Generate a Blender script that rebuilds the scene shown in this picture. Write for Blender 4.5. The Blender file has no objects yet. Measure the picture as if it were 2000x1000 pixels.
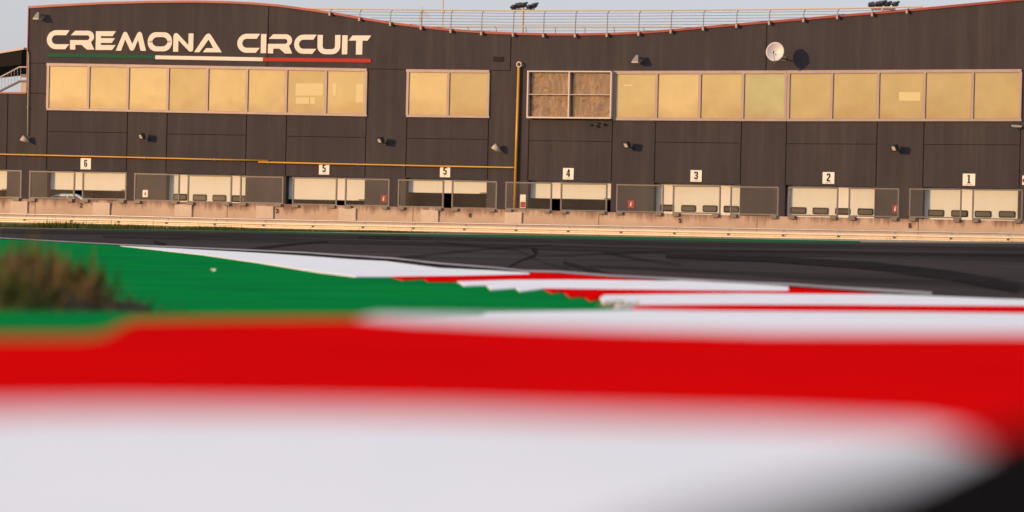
import bpy, bmesh, math, random
from mathutils import Vector, Matrix
random.seed(7)
S = bpy.context.scene
COL = S.collection

# ------------------------------------------------------------------ camera
FPX = 7500.0                                  # focal length in photo pixels (135 mm on a 36 mm sensor)
PITCH = math.atan(56 / FPX); ROLL = 0.0236
CAM = Vector((0, 0, 0.30))
_r0 = Vector((1, 0, 0)); _f = Vector((0, math.cos(PITCH), -math.sin(PITCH)))
_u0 = Vector((0, math.sin(PITCH), math.cos(PITCH)))
RIGHT = _r0 * math.cos(ROLL) + _u0 * math.sin(ROLL)
UP = _u0 * math.cos(ROLL) - _r0 * math.sin(ROLL)
cd = bpy.data.cameras.new('camera'); cam = bpy.data.objects.new('camera', cd); COL.objects.link(cam)
m = Matrix((RIGHT, UP, -_f)).transposed().to_4x4(); m.translation = CAM
cam.matrix_world = m
cd.sensor_width = 36; cd.lens = 135; cd.clip_start = 0.05; cd.clip_end = 9000
cd.dof.use_dof = True; cd.dof.focus_distance = 90
cd.dof.aperture_fstop = 0.135 / 0.0235
S.camera = cam

# ------------------------------------------------------------------ facade frame
ALPHA = math.atan(FPX / 18000)
T = Vector((math.cos(ALPHA), -math.sin(ALPHA), 0))       # along the facade, to the right
N = Vector((-math.sin(ALPHA), -math.cos(ALPHA), 0))      # out of the facade, towards the track
O = Vector((0, 173, 0))
ROT = -ALPHA

# ------------------------------------------------------------------ light
SUN_AZ = ALPHA + math.radians(40); SUN_EL = math.radians(11)
sd = Vector((-math.sin(SUN_AZ) * math.cos(SUN_EL), -math.cos(SUN_AZ) * math.cos(SUN_EL), math.sin(SUN_EL)))
w = bpy.data.worlds.new('World'); S.world = w; w.use_nodes = True
nt = w.node_tree; nt.nodes.clear()
sky = nt.nodes.new('ShaderNodeTexSky'); sky.sky_type = 'NISHITA'; sky.sun_disc = False
sky.sun_elevation = SUN_EL; sky.sun_rotation = math.atan2(sd.x, sd.y)
sky.air_density = 1.0; sky.dust_density = 1.0; sky.ozone_density = 4.0
bg = nt.nodes.new('ShaderNodeBackground'); bg.inputs[1].default_value = 0.15
wo = nt.nodes.new('ShaderNodeOutputWorld')
tint = nt.nodes.new('ShaderNodeMix'); tint.data_type = 'RGBA'; tint.blend_type = 'MULTIPLY'; tint.inputs[0].default_value = 1
tint.inputs[7].default_value = (1.22, .95, .97, 1)
nt.links.new(sky.outputs[0], tint.inputs[6]); hz = nt.nodes.new('ShaderNodeMix'); hz.data_type = 'RGBA'; hz.inputs[0].default_value = .68   # thin even veil of high cloud over the clear sky
_g = nt.nodes.new('ShaderNodeNewGeometry'); _s = nt.nodes.new('ShaderNodeSeparateXYZ'); nt.links.new(_g.outputs['Incoming'], _s.inputs[0])
_a = nt.nodes.new('ShaderNodeMapRange'); nt.links.new(_s.outputs[2], _a.inputs[0]); _a.inputs[1].default_value = 0; _a.inputs[2].default_value = -1   # looking up = -Z incoming
veil = nt.nodes.new('ShaderNodeMix'); veil.data_type = 'RGBA'; nt.links.new(_a.outputs[0], veil.inputs[0])
veil.inputs[6].default_value = (1.80, 1.76, 1.98, 1); veil.inputs[7].default_value = (3.3, 3.2, 3.25, 1)   # brighter overhead, as veiled skies are
nt.links.new(veil.outputs[2], hz.inputs[7])
nt.links.new(tint.outputs[2], hz.inputs[6]); nt.links.new(hz.outputs[2], bg.inputs[0]); nt.links.new(bg.outputs[0], wo.inputs[0])
sl = bpy.data.lights.new('sun', 'SUN'); sl.energy = 2.0; sl.angle = math.radians(0.9); sl.color = (1.0, 0.58, 0.24)
so = bpy.data.objects.new('sun', sl); COL.objects.link(so)
so.rotation_euler = sd.to_track_quat('Z', 'Y').to_euler(); so.location = (-40, -20, 40)
S.view_settings.view_transform = 'Standard'; S.view_settings.look = 'None'
S.view_settings.exposure = 1.0; S.view_settings.gamma = 1
S.render.resolution_x = 1024; S.render.resolution_y = 512

# ------------------------------------------------------------------ helpers: photo measurements -> places in the world
def ray(px, py):
    return (RIGHT * ((px - 1000) / FPX) + UP * ((500 - py) / FPX) + _f).normalized()
def F(px, py, off=0.0):
    """point of the plane parallel to the facade, off metres in front of it -> (s, z)"""
    d = ray(px, py); o = O + N * off
    t = (o - CAM).dot(N) / d.dot(N); p = CAM + d * t
    return (p - O).dot(T), p.z
def P(s, z, off=0.0):
    v = O + T * s + N * off; return Vector((v.x, v.y, z))
DP = [(-50, .087), (.5, .087), (4.2, .116), (9.5, .235), (14.5, .30), (9000, .30)]
CROSS = 0.010
def lerp_tab(tab, x):
    if x <= tab[0][0]: return tab[0][1]
    for (a, b), (c, d) in zip(tab, tab[1:]):
        if x <= c: return b + (d - b) * (x - a) / (c - a)
    return tab[-1][1]
def ground(x, y):
    return CAM.z - lerp_tab(DP, y) + CROSS * x
def G(px, py, up=0.0):
    d = ray(px, py); a, b = 0.5, 3000.0
    g = lambda t: (CAM.z + d.z * t) - ground(d.x * t, d.y * t) - up
    if g(b) > 0: return Vector((d.x * b, d.y * b, 0))
    for i in range(60):
        mid = (a + b) / 2
        if g(mid) > 0: a = mid
        else: b = mid
    p = CAM + d * a
    return Vector((p.x, p.y, 0))

class MB:
    def __init__(s): s.v = []; s.f = []; s.smooth = False
    def face(s, pts):
        b = len(s.v); s.v += [tuple(p) for p in pts]; s.f.append(list(range(b, b + len(pts))))
    def hexa(s, a, b):
        """a, b: matching quads (4 points each)"""
        k = len(s.v); s.v += [tuple(p) for p in a] + [tuple(p) for p in b]
        s.f += [[k, k+1, k+2, k+3], [k+7, k+6, k+5, k+4]]
        for i in range(4):
            j = (i + 1) % 4; s.f.append([k+i, k+4+i, k+4+j, k+j])
    def box(s, c, sx, sy, sz, M=None):
        c = Vector(c); q = []
        for z in (-sz/2, sz/2):
            for x, y in ((-sx/2, -sy/2), (sx/2, -sy/2), (sx/2, sy/2), (-sx/2, sy/2)):
                v = Vector((x, y, z)); v = (M @ v if M else v) + c; q.append(v)
        s.hexa(q[:4], q[4:])
    def prism(s, poly, ex):
        """poly: list of 3D points, ex: extrusion vector"""
        k = len(s.v); n = len(poly); ex = Vector(ex)
        s.v += [tuple(p) for p in poly] + [tuple(Vector(p) + ex) for p in poly]
        s.f += [list(range(k, k+n)), list(range(k+2*n-1, k+n-1, -1))]
        for i in range(n):
            j = (i + 1) % n; s.f.append([k+i, k+n+i, k+n+j, k+j])
    def tube(s, pts, r, seg=8, r2=None):
        pts = [Vector(p) for p in pts]; rings = []; n = len(pts)
        for i, p in enumerate(pts):
            d = (pts[min(i+1, n-1)] - pts[max(i-1, 0)]).normalized()
            u = d.orthogonal().normalized() if i == 0 else (u - d * u.dot(d)).normalized()
            v = d.cross(u); rr = r if r2 is None else r + (r2 - r) * i / (n - 1)
            k = len(s.v)
            for a in range(seg):
                t = 2 * math.pi * a / seg
                s.v.append(tuple(p + (u * math.cos(t) + v * math.sin(t)) * rr))
            rings.append(k)
        for k, l in zip(rings, rings[1:]):
            for a in range(seg):
                b = (a + 1) % seg; s.f.append([k+a, k+b, l+b, l+a])
        s.f.append([rings[0]+a for a in range(seg)][::-1]); s.f.append([rings[-1]+a for a in range(seg)])
    def fq(s, xl, xr, ytl, ytr, ybl, ybr, o0, o1, pl=0.0):
        """box on the facade (or a plane pl in front), measured in photo px; o0, o1 = back and front offsets"""
        ml, mr = (ytl + ybl) / 2, (ytr + ybr) / 2
        sl_, sr_ = F(xl, ml, pl)[0], F(xr, mr, pl)[0]
        z = [F(xl, ybl, pl)[1], F(xr, ybr, pl)[1], F(xr, ytr, pl)[1], F(xl, ytl, pl)[1]]
        c = [(sl_, z[0]), (sr_, z[1]), (sr_, z[2]), (sl_, z[3])]
        s.hexa([P(a, b, pl + o1) for a, b in c], [P(a, b, pl + o0) for a, b in c])
    def build(s, name, mat, parent=None, smooth=False, bevel=0, kind=None):
        me = bpy.data.meshes.new(name); me.from_pydata(s.v, [], s.f); me.materials.append(mat)
        bm = bmesh.new(); bm.from_mesh(me)
        bmesh.ops.recalc_face_normals(bm, faces=bm.faces)
        bm.to_mesh(me); bm.free(); me.update()
        if smooth:
            for p in me.polygons: p.use_smooth = True
        o = bpy.data.objects.new(name, me); COL.objects.link(o)
        if parent:
            o.parent = parent
            o.matrix_parent_inverse = Matrix.Identity(4)
            inv = world_of(parent).inverted()
            for v in me.vertices: v.co = inv @ v.co
        if bevel:
            b = o.modifiers.new('bevel', 'BEVEL'); b.width = bevel; b.segments = 2; b.limit_method = 'ANGLE'
        if kind: o['kind'] = kind
        return o
_W = {}
def world_of(o):
    m = Matrix.Translation(o.location) @ o.rotation_euler.to_matrix().to_4x4()
    return world_of(o.parent) @ m if o.parent else m
def tag(o, label, cat, group=None):
    o['label'] = label; o['category'] = cat
    if group: o['group'] = group
    return o
def thing(name, label, cat, loc=(0, 0, 0), rotz=0.0, group=None):
    o = bpy.data.objects.new(name, None); COL.objects.link(o); o.empty_display_size = .2
    o.location = loc; o.rotation_euler = (0, 0, rotz)
    return tag(o, label, cat, group)
def copy_tree(root):
    r = root.copy(); COL.objects.link(r)
    def rec(src, dst):
        for ch in [c for c in bpy.data.objects if c.parent == src]:
            c = ch.copy(); COL.objects.link(c); c.parent = dst; rec(ch, c)
    rec(root, r)
    return r

# ------------------------------------------------------------------ materials
def mat(name, col, rough=.6, metal=0.0, spec=.5, noise=None, bump=0.0, bscale=40, coat=0.0, streak=None, col2=None):
    """noise = (scale, amount) mottles the colour; streak = (scale, amount) makes vertical run marks"""
    m_ = bpy.data.materials.new(name); m_.use_nodes = True; t = m_.node_tree; L = t.links
    b = t.nodes['Principled BSDF']
    b.inputs['Base Color'].default_value = (*col, 1); b.inputs['Roughness'].default_value = rough
    b.inputs['Metallic'].default_value = metal; b.inputs['Specular IOR Level'].default_value = spec
    b.inputs['Coat Weight'].default_value = coat
    tc = t.nodes.new('ShaderNodeTexCoord')
    geo = t.nodes.new('ShaderNodeNewGeometry')
    src = None
    def mixin(prev, fac, c2):
        mx = t.nodes.new('ShaderNodeMix'); mx.data_type = 'RGBA'
        L.new(fac, mx.inputs[0])
        if prev is None: mx.inputs[6].default_value = (*col, 1)
        else: L.new(prev, mx.inputs[6])
        mx.inputs[7].default_value = (*c2, 1)
        return mx.outputs[2]
    def ramp(v, lo, hi, amt):
        r = t.nodes.new('ShaderNodeMapRange'); L.new(v, r.inputs[0])
        r.inputs[1].default_value = lo; r.inputs[2].default_value = hi; r.inputs[4].default_value = amt
        return r.outputs[0]
    if noise:
        n = t.nodes.new('ShaderNodeTexNoise'); n.inputs['Scale'].default_value = noise[0]
        n.inputs['Detail'].default_value = 8; n.inputs['Roughness'].default_value = .65
        L.new(geo.outputs['Position'], n.inputs['Vector'])
        src = mixin(src, ramp(n.outputs[0], .35, .7, noise[1]), col2 or tuple(c * .45 for c in col))
    if streak:
        mp = t.nodes.new('ShaderNodeMapping'); mp.inputs['Scale'].default_value = (1, 1, .07)
        L.new(geo.outputs['Position'], mp.inputs[0])
        n = t.nodes.new('ShaderNodeTexNoise'); n.inputs['Scale'].default_value = streak[0]
        n.inputs['Detail'].default_value = 6; n.inputs['Roughness'].default_value = .7
        L.new(mp.outputs[0], n.inputs['Vector'])
        src = mixin(src, ramp(n.outputs[0], .45, .75, streak[1]), streak[2] if len(streak) > 2 else tuple(c * .4 for c in col))
    if src: L.new(src, b.inputs['Base Color'])
    if bump:
        n = t.nodes.new('ShaderNodeTexNoise'); n.inputs['Scale'].default_value = bscale; n.inputs['Detail'].default_value = 5
        L.new(geo.outputs['Position'], n.inputs['Vector'])
        bp = t.nodes.new('ShaderNodeBump'); bp.inputs['Strength'].default_value = bump; bp.inputs['Distance'].default_value = .02
        L.new(n.outputs[0], bp.inputs['Height']); L.new(bp.outputs[0], b.inputs['Normal'])
    return m_
M = {}
M['clad'] = mat('anthracite_cladding', (.057, .053, .059), .55, spec=0.0, noise=(.35, .45), col2=(.042, .039, .043), streak=(1.6, .6, (.095, .08, .075)), bump=.05, bscale=3)
M['clad2'] = mat('anthracite_infill', (.068, .06, .062), .6, spec=0.0, noise=(.6, .4), col2=(.055, .048, .05), streak=(2.6, .6, (.092, .08, .078)))
M['joint'] = mat('dark_joint', (.012, .011, .011), .8, spec=.05)
M['red_trim'] = mat('red_metal_trim', (.27, .02, .018), .4, noise=(2, .3))
M['roof_pale'] = mat('pale_roof_sheet', (.55, .50, .46), .6, noise=(1, .3))
M['roof'] = mat('roof_sheet', (.16, .16, .16), .6, noise=(.5, .3))
M['white_paint'] = mat('white_letter', (.74, .69, .62), .6, spec=.15, noise=(1.5, .12), col2=(.6, .56, .5))
M['green_letter'] = mat('green_stripe', (.010, .085, .045), .6, spec=.1)
M['red_letter'] = mat('red_stripe', (.40, .035, .025), .6, spec=.1)
M['frame'] = mat('window_frame_metal', (.37, .29, .27), .5, .1, noise=(1.2, .25), streak=(3, .3))
M['frame_white'] = mat('white_frame', (.56, .48, .42), .5)
M['door'] = mat('cream_door', (.66, .66, .60), .5, spec=.2, noise=(.8, .15), col2=(.6, .56, .46), streak=(2.5, .25, (.55, .5, .4)))
M['door_frame'] = mat('black_rubber_frame', (.02, .02, .02), .7, spec=.1)
M['door_pane'] = mat('smoky_door_window', (.085, .075, .06), .3, spec=.25)
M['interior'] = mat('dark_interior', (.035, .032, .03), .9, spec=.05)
M['plate'] = mat('number_plate', (.80, .76, .72), .5, noise=(4, .08))
M['black'] = mat('black_paint', (.012, .011, .011), .6, spec=.05)
M['yellow'] = mat('yellow_pipe_paint', (.62, .33, .03), .4, noise=(1.2, .3))
M['steel'] = mat('galvanised_steel', (.50, .48, .45), .42, .55, noise=(3, .3), streak=(4, .2))
M['rail_cream'] = mat('sun_bleached_rail', (.68, .60, .47), .42, .25, noise=(2.5, .35), col2=(.42, .33, .24))
M['greymetal'] = mat('grey_metal', (.22, .21, .21), .5, .3, noise=(2, .3))
M['clamp'] = mat('clamp_metal', (.34, .30, .26), .5, .1)
M['screen_frame'] = mat('screen_frame_metal', (.125, .115, .11), .5, .2, noise=(2, .3))
M['darkmetal'] = mat('dark_metal', (.05, .048, .05), .45, .3)
M['lamp_glass'] = mat('lamp_glass', (.5, .48, .42), .2)
M['cream_plastic'] = mat('cream_plastic', (.55, .47, .34), .5)
M['dish'] = mat('dish_enamel', (.62, .62, .62), .4, noise=(3, .15))
M['asphalt'] = mat('track_asphalt', (.070, .060, .056), .75, spec=0.0, noise=(.22, .9), col2=(.036, .032, .034), bump=.3, bscale=60)
M['pit_asphalt'] = mat('pit_lane_asphalt', (.06, .056, .054), .8, spec=0.0, noise=(.5, .4))
M['fresh_asphalt'] = mat('fresh_black_asphalt', (.010, .0095, .0095), .7, spec=0.0, noise=(6, .4), bump=.3, bscale=60)
M['rubber_mark'] = mat('tyre_rubber_mark', (.018, .016, .017), .7, spec=0.0, noise=(.8, .9), col2=(.052, .046, .045))
def _thin(m_, lo, hi, sc):
    t = m_.node_tree; L = t.links; out = [n for n in t.nodes if n.type == 'OUTPUT_MATERIAL'][0]; b = t.nodes['Principled BSDF']
    tr = t.nodes.new('ShaderNodeBsdfTransparent'); mx = t.nodes.new('ShaderNodeMixShader'); n = t.nodes.new('ShaderNodeTexNoise'); n.inputs['Scale'].default_value = sc; n.inputs['Detail'].default_value = 5
    g = t.nodes.new('ShaderNodeNewGeometry'); L.new(g.outputs['Position'], n.inputs['Vector'])
    r_ = t.nodes.new('ShaderNodeMapRange'); L.new(n.outputs[0], r_.inputs[0]); r_.inputs[1].default_value = .35; r_.inputs[2].default_value = .65; r_.inputs[3].default_value = lo; r_.inputs[4].default_value = hi
    L.new(r_.outputs[0], mx.inputs[0]); L.new(tr.outputs[0], mx.inputs[1]); L.new(b.outputs[0], mx.inputs[2]); L.new(mx.outputs[0], out.inputs[0])
_thin(M['rubber_mark'], .45, .95, .9)
M['soft_rubber'] = mat('faint_tyre_rubber', (.03, .027, .028), .8, spec=0.0); _thin(M['soft_rubber'], .08, .5, .35)
M['green_paint'] = mat('green_run_off_paint', (.004, .25, .045), .6, spec=0.0, noise=(1.1, .9), col2=(.004, .15, .045), bump=.15, bscale=30)
M['red_paint'] = mat('red_kerb_paint', (.74, .003, .004), .5, spec=0.0, noise=(2.2, .6), col2=(.50, .003, .003), bump=.1, bscale=20)
M['white_kerb'] = mat('white_kerb_paint', (.85, .90, .92), .5, spec=0.0, noise=(2.6, .7), col2=(.67, .72, .76), bump=.1, bscale=20)
M['line'] = mat('worn_white_line', (.42, .40, .39), .6, spec=0.0, noise=(.8, .8), col2=(.14, .13, .13))
M['green_worn'] = mat('worn_green_paint', (.012, .15, .055), .7, spec=0.0, noise=(.9, .8), col2=(.05, .085, .045))
M['plain'] = mat('dry_grass_ground', (.10, .10, .05), .9, noise=(.4, .5))
M['sand'] = mat('sandy_verge', (.36, .30, .21), .9, noise=(1.8, .6), col2=(.16, .15, .08), bump=.3)
M['soil'] = mat('brown_soil', (.05, .032, .02), .95, spec=.05, noise=(9, .6), bump=.6, bscale=25)
M['blade'] = mat('grass_blade', (.045, .080, .012), .7, spec=.05, noise=(7, .7), col2=(.12, .085, .03))
M['dry_blade'] = mat('dry_stem', (.15, .10, .045), .8, spec=.05, noise=(9, .7), col2=(.06, .04, .02))
M['far_weed'] = mat('verge_weed', (.045, .075, .014), .8, spec=.05, noise=(1.6, .6), col2=(.10, .075, .028))
M['car_blue'] = mat('light_blue_car_paint', (.42, .64, .88), .3, coat=.3)
M['extinguisher_red'] = mat('red_sign', (.36, .05, .035), .6, spec=.1)
M['stone'] = mat('white_litter', (.8, .8, .8), .6)

def concrete_mat():
    m_ = mat('pink_concrete', (.47, .36, .27), .85, noise=(.8, .6), col2=(.33, .23, .17), bump=.2, bscale=12)
    t = m_.node_tree; L = t.links; b = t.nodes['Principled BSDF']
    src = b.inputs['Base Color'].links[0].from_socket
    geo = t.nodes.new('ShaderNodeNewGeometry'); sep = t.nodes.new('ShaderNodeSeparateXYZ')
    L.new(geo.outputs['Position'], sep.inputs[0])
    mp = t.nodes.new('ShaderNodeMapping'); mp.inputs['Scale'].default_value = (1, 1, .12)
    L.new(geo.outputs['Position'], mp.inputs[0])
    n = t.nodes.new('ShaderNodeTexNoise'); n.inputs['Scale'].default_value = 2.2; n.inputs['Detail'].default_value = 7
    n.inputs['Roughness'].default_value = .75
    L.new(mp.outputs[0], n.inputs['Vector'])
    # run marks start under the coping and fade out lower down the wall
    h = t.nodes.new('ShaderNodeMapRange'); L.new(sep.outputs[2], h.inputs[0])
    h.inputs[1].default_value = .45; h.inputs[2].default_value = 1.05; h.inputs[3].default_value = -.22; h.inputs[4].default_value = .16
    ad = t.nodes.new('ShaderNodeMath'); L.new(n.outputs[0], ad.inputs[0]); L.new(h.outputs[0], ad.inputs[1])
    r = t.nodes.new('ShaderNodeMapRange'); L.new(ad.outputs[0], r.inputs[0])
    r.inputs[1].default_value = .47; r.inputs[2].default_value = .66; r.inputs[4].default_value = .85
    mx = t.nodes.new('ShaderNodeMix'); mx.data_type = 'RGBA'; L.new(r.outputs[0], mx.inputs[0]); L.new(src, mx.inputs[6])
    mx.inputs[7].default_value = (.15, .08, .06, 1)
    L.new(mx.outputs[2], b.inputs['Base Color'])
    return m_
M['concrete'] = concrete_mat()
M['pale_patch'] = mat('pale_repair_concrete', (.56, .46, .37), .85, noise=(2, .3))

def pane_mat(name, blind, tint, gl, wob, scale=.5, rough=.03):
    """mirror-film glazing in front of a pale blind"""
    m_ = bpy.data.materials.new(name); m_.use_nodes = True; t = m_.node_tree; L = t.links; t.nodes.clear()
    out = t.nodes.new('ShaderNodeOutputMaterial'); d = t.nodes.new('ShaderNodeBsdfDiffuse'); g = t.nodes.new('ShaderNodeBsdfGlossy')
    mx = t.nodes.new('ShaderNodeMixShader'); mx.inputs[0].default_value = gl
    d.inputs[0].default_value = (*blind, 1); g.inputs[0].default_value = (*tint, 1); g.inputs['Roughness'].default_value = rough
    geo = t.nodes.new('ShaderNodeNewGeometry')
    n = t.nodes.new('ShaderNodeTexNoise'); n.inputs['Scale'].default_value = scale; n.inputs['Detail'].default_value = 2
    L.new(geo.outputs['Position'], n.inputs['Vector'])
    bp = t.nodes.new('ShaderNodeBump'); bp.inputs['Strength'].default_value = wob; bp.inputs['Distance'].default_value = .1
    L.new(n.outputs[0], bp.inputs['Height']); L.new(bp.outputs[0], g.inputs['Normal'])
    n2 = t.nodes.new('ShaderNodeTexNoise'); n2.inputs['Scale'].default_value = .9; n2.inputs['Detail'].default_value = 3
    L.new(geo.outputs['Position'], n2.inputs['Vector'])
    cr = t.nodes.new('ShaderNodeMix'); cr.data_type = 'RGBA'; L.new(n2.outputs[0], cr.inputs[0])
    cr.inputs[6].default_value = (*blind, 1); cr.inputs[7].default_value = (*[c * .7 for c in blind], 1)
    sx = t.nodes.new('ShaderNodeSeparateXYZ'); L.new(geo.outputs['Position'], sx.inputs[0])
    gz = t.nodes.new('ShaderNodeMapRange'); L.new(sx.outputs[2], gz.inputs[0]); gz.inputs[1].default_value = 5.15; gz.inputs[2].default_value = 6.2; gz.inputs[3].default_value = .42; gz.inputs[4].default_value = -.1  # sill grime, spread upward to paint in the reflection's orange lower half
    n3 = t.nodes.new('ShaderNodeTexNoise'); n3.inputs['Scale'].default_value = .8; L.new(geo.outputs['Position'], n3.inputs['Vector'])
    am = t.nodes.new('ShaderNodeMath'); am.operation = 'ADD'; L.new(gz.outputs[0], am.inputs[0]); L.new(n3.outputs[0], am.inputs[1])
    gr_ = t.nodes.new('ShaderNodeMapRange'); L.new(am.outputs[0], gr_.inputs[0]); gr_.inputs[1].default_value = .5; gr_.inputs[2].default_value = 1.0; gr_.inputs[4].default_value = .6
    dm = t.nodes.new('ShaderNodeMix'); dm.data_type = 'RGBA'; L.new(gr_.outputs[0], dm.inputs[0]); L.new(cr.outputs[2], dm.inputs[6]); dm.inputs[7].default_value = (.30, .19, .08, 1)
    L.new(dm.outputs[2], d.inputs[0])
    L.new(d.outputs[0], mx.inputs[1]); L.new(g.outputs[0], mx.inputs[2]); L.new(mx.outputs[0], out.inputs[0])
    return m_
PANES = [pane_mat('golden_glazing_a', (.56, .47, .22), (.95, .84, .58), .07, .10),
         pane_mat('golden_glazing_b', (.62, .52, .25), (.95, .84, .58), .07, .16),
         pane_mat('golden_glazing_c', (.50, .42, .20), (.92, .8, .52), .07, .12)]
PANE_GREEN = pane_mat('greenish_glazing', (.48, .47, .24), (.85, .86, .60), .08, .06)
def curtain():
    m_ = pane_mat('brown_curtain_film', (.20, .13, .075), (.8, .6, .4), .10, .3, 2.0, .15)
    t = m_.node_tree; L = t.links
    geo = t.nodes.new('ShaderNodeNewGeometry'); mp = t.nodes.new('ShaderNodeMapping'); mp.inputs['Scale'].default_value = (1, 1, .28)
    L.new(geo.outputs['Position'], mp.inputs[0])
    wv = t.nodes.new('ShaderNodeTexNoise'); wv.inputs['Scale'].default_value = 1.3; wv.inputs['Distortion'].default_value = 2.2; wv.inputs['Detail'].default_value = 1
    L.new(mp.outputs[0], wv.inputs['Vector'])
    sb = t.nodes.new('ShaderNodeMath'); sb.operation = 'SUBTRACT'; L.new(wv.outputs[0], sb.inputs[0]); sb.inputs[1].default_value = .5
    ab = t.nodes.new('ShaderNodeMath'); ab.operation = 'ABSOLUTE'; L.new(sb.outputs[0], ab.inputs[0])
    r = t.nodes.new('ShaderNodeMapRange'); L.new(ab.outputs[0], r.inputs[0]); r.inputs[1].default_value = .0; r.inputs[2].default_value = .05
    r.inputs[3].default_value = 1; r.inputs[4].default_value = 0
    cr = t.nodes.new('ShaderNodeMix'); cr.data_type = 'RGBA'; L.new(r.outputs[0], cr.inputs[0])
    cr.inputs[6].default_value = (.175, .125, .085, 1); cr.inputs[7].default_value = (.27, .19, .11, 1)
    for nd in t.nodes:
        if nd.type == 'BSDF_DIFFUSE': L.new(cr.outputs[2], nd.inputs[0])
    return m_
M['curtain'] = curtain()
def clear_glass():
    m_ = bpy.data.materials.new('clear_screen'); m_.use_nodes = True; t = m_.node_tree; L = t.links; t.nodes.clear()
    out = t.nodes.new('ShaderNodeOutputMaterial'); tr = t.nodes.new('ShaderNodeBsdfTransparent'); g = t.nodes.new('ShaderNodeBsdfGlossy')
    d = t.nodes.new('ShaderNodeBsdfDiffuse'); d.inputs[0].default_value = (.38, .38, .30, 1)
    tr.inputs[0].default_value = (.95, .96, .94, 1); g.inputs['Roughness'].default_value = .05
    a = t.nodes.new('ShaderNodeMixShader'); a.inputs[0].default_value = .012; b = t.nodes.new('ShaderNodeMixShader')
    n = t.nodes.new('ShaderNodeTexNoise'); n.inputs['Scale'].default_value = .8; n.inputs['Detail'].default_value = 4
    geo = t.nodes.new('ShaderNodeNewGeometry'); L.new(geo.outputs['Position'], n.inputs['Vector'])
    r = t.nodes.new('ShaderNodeMapRange'); L.new(n.outputs[0], r.inputs[0]); r.inputs[1].default_value = .35; r.inputs[2].default_value = .7
    r.inputs[3].default_value = .0; r.inputs[4].default_value = .03
    L.new(r.outputs[0], b.inputs[0])
    L.new(tr.outputs[0], a.inputs[1]); L.new(g.outputs[0], a.inputs[2])
    L.new(a.outputs[0], b.inputs[1]); L.new(d.outputs[0], b.inputs[2]); L.new(b.outputs[0], out.inputs[0])
    return m_
M['screen'] = clear_glass()

# ------------------------------------------------------------------ ground: one terrain, paint laid on it as thin sheets
def sheet(name, pts, up, material, thick=0.0, kind='structure', parent=None, dens=0):
    """pts: ground points (x, y); follows the terrain; a slab when thick > 0"""
    bm = bmesh.new(); vs = [bm.verts.new((p[0], p[1], 0)) for p in pts]
    bm.faces.new(vs)
    for d, _ in DP[1:-1]:
        bmesh.ops.bisect_plane(bm, geom=bm.verts[:] + bm.edges[:] + bm.faces[:], plane_co=(0, d, 0), plane_no=(0, 1, 0))
    bmesh.ops.triangulate(bm, faces=[f for f in bm.faces if len(f.verts) > 4])
    for v in bm.verts: v.co.z = ground(v.co.x, v.co.y) + up
    if thick:
        r = bmesh.ops.extrude_face_region(bm, geom=bm.faces[:])
        for v in [e for e in r['geom'] if isinstance(e, bmesh.types.BMVert)]: v.co.z -= thick
    bmesh.ops.recalc_face_normals(bm, faces=bm.faces)
    if not thick:
        for f in bm.faces:
            if f.normal.z < 0: f.normal_flip()
    me = bpy.data.meshes.new(name); bm.to_mesh(me); bm.free(); me.materials.append(material)
    o = bpy.data.objects.new(name, me); COL.objects.link(o)
    if parent: o.parent = parent
    elif kind: o['kind'] = kind
    return o
def gp(l, up=0.0): return [tuple(G(x, y, up)[:2]) for x, y in l]
sheet('ground', [(-1500, -60), (1500, -60), (3000, 4000), (-3000, 4000)], 0.0, M['plain'])
# pit lane between the pit wall and the garages
def fxy(s, off): v = P(s, 0, off); return (v.x, v.y)
WALL = 15.0
sheet('pit_lane', [fxy(-70, 0.35), fxy(70, 0.35), fxy(70, WALL - .2), fxy(-70, WALL - .2)], .02, M['pit_asphalt'])
# track: far edge and near edge
U1 = .008
far = [(-150, 442.5), (0, 445.5), (250, 449), (500, 453.5), (750, 458.5), (1000, 463), (1250, 468), (1500, 472.5), (1800, 475), (2150, 477)]
track_near = [(2150, 640), (1500, 640), (1240, 606), (1000, 560), (760, 520), (500, 500), (234, 479), (120, 472.5), (54, 469), (-150, 462)]
sheet('track', gp(far + track_near, U1), U1, M['asphalt'])
# sandy verge and green strip beyond the track
gr_s = [fxy(-70, WALL + 1.1), fxy(60, WALL + 1.1)]
verge_far = [fxy(-62, WALL + .3), fxy(62, WALL + .3)]
sheet('verge', verge_far + [tuple(p) for p in gp([(2150, 474), (1800, 473.5), (1500, 471), (1250, 466.5), (1000, 461.5), (750, 457), (500, 452), (250, 448), (0, 444.5), (-150, 441.5)])], .006, M['sand'])
strip_far = [(150, 446.6), (500, 451.2), (750, 456), (1000, 458.8), (1250, 462.6), (1500, 467.3), (1680, 470.5)]
strip_near = [(1680, 474.1), (1500, 472.6), (1250, 468.2), (1000, 463.2), (750, 458.8), (500, 453.9), (250, 449.2), (150, 447.6)]
sheet('green_strip', gp(strip_far + strip_near, .012), .012, M['green_worn'])
# green run-off inside the corner
sheet('green_run_off', gp([(-200, 459), (54, 469.5), (120, 473), (234, 480), (500, 502), (760, 532), (1040, 560), (1260, 600), (1300, 690), (-200, 760)], .014), .014, M['green_paint'])
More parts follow.
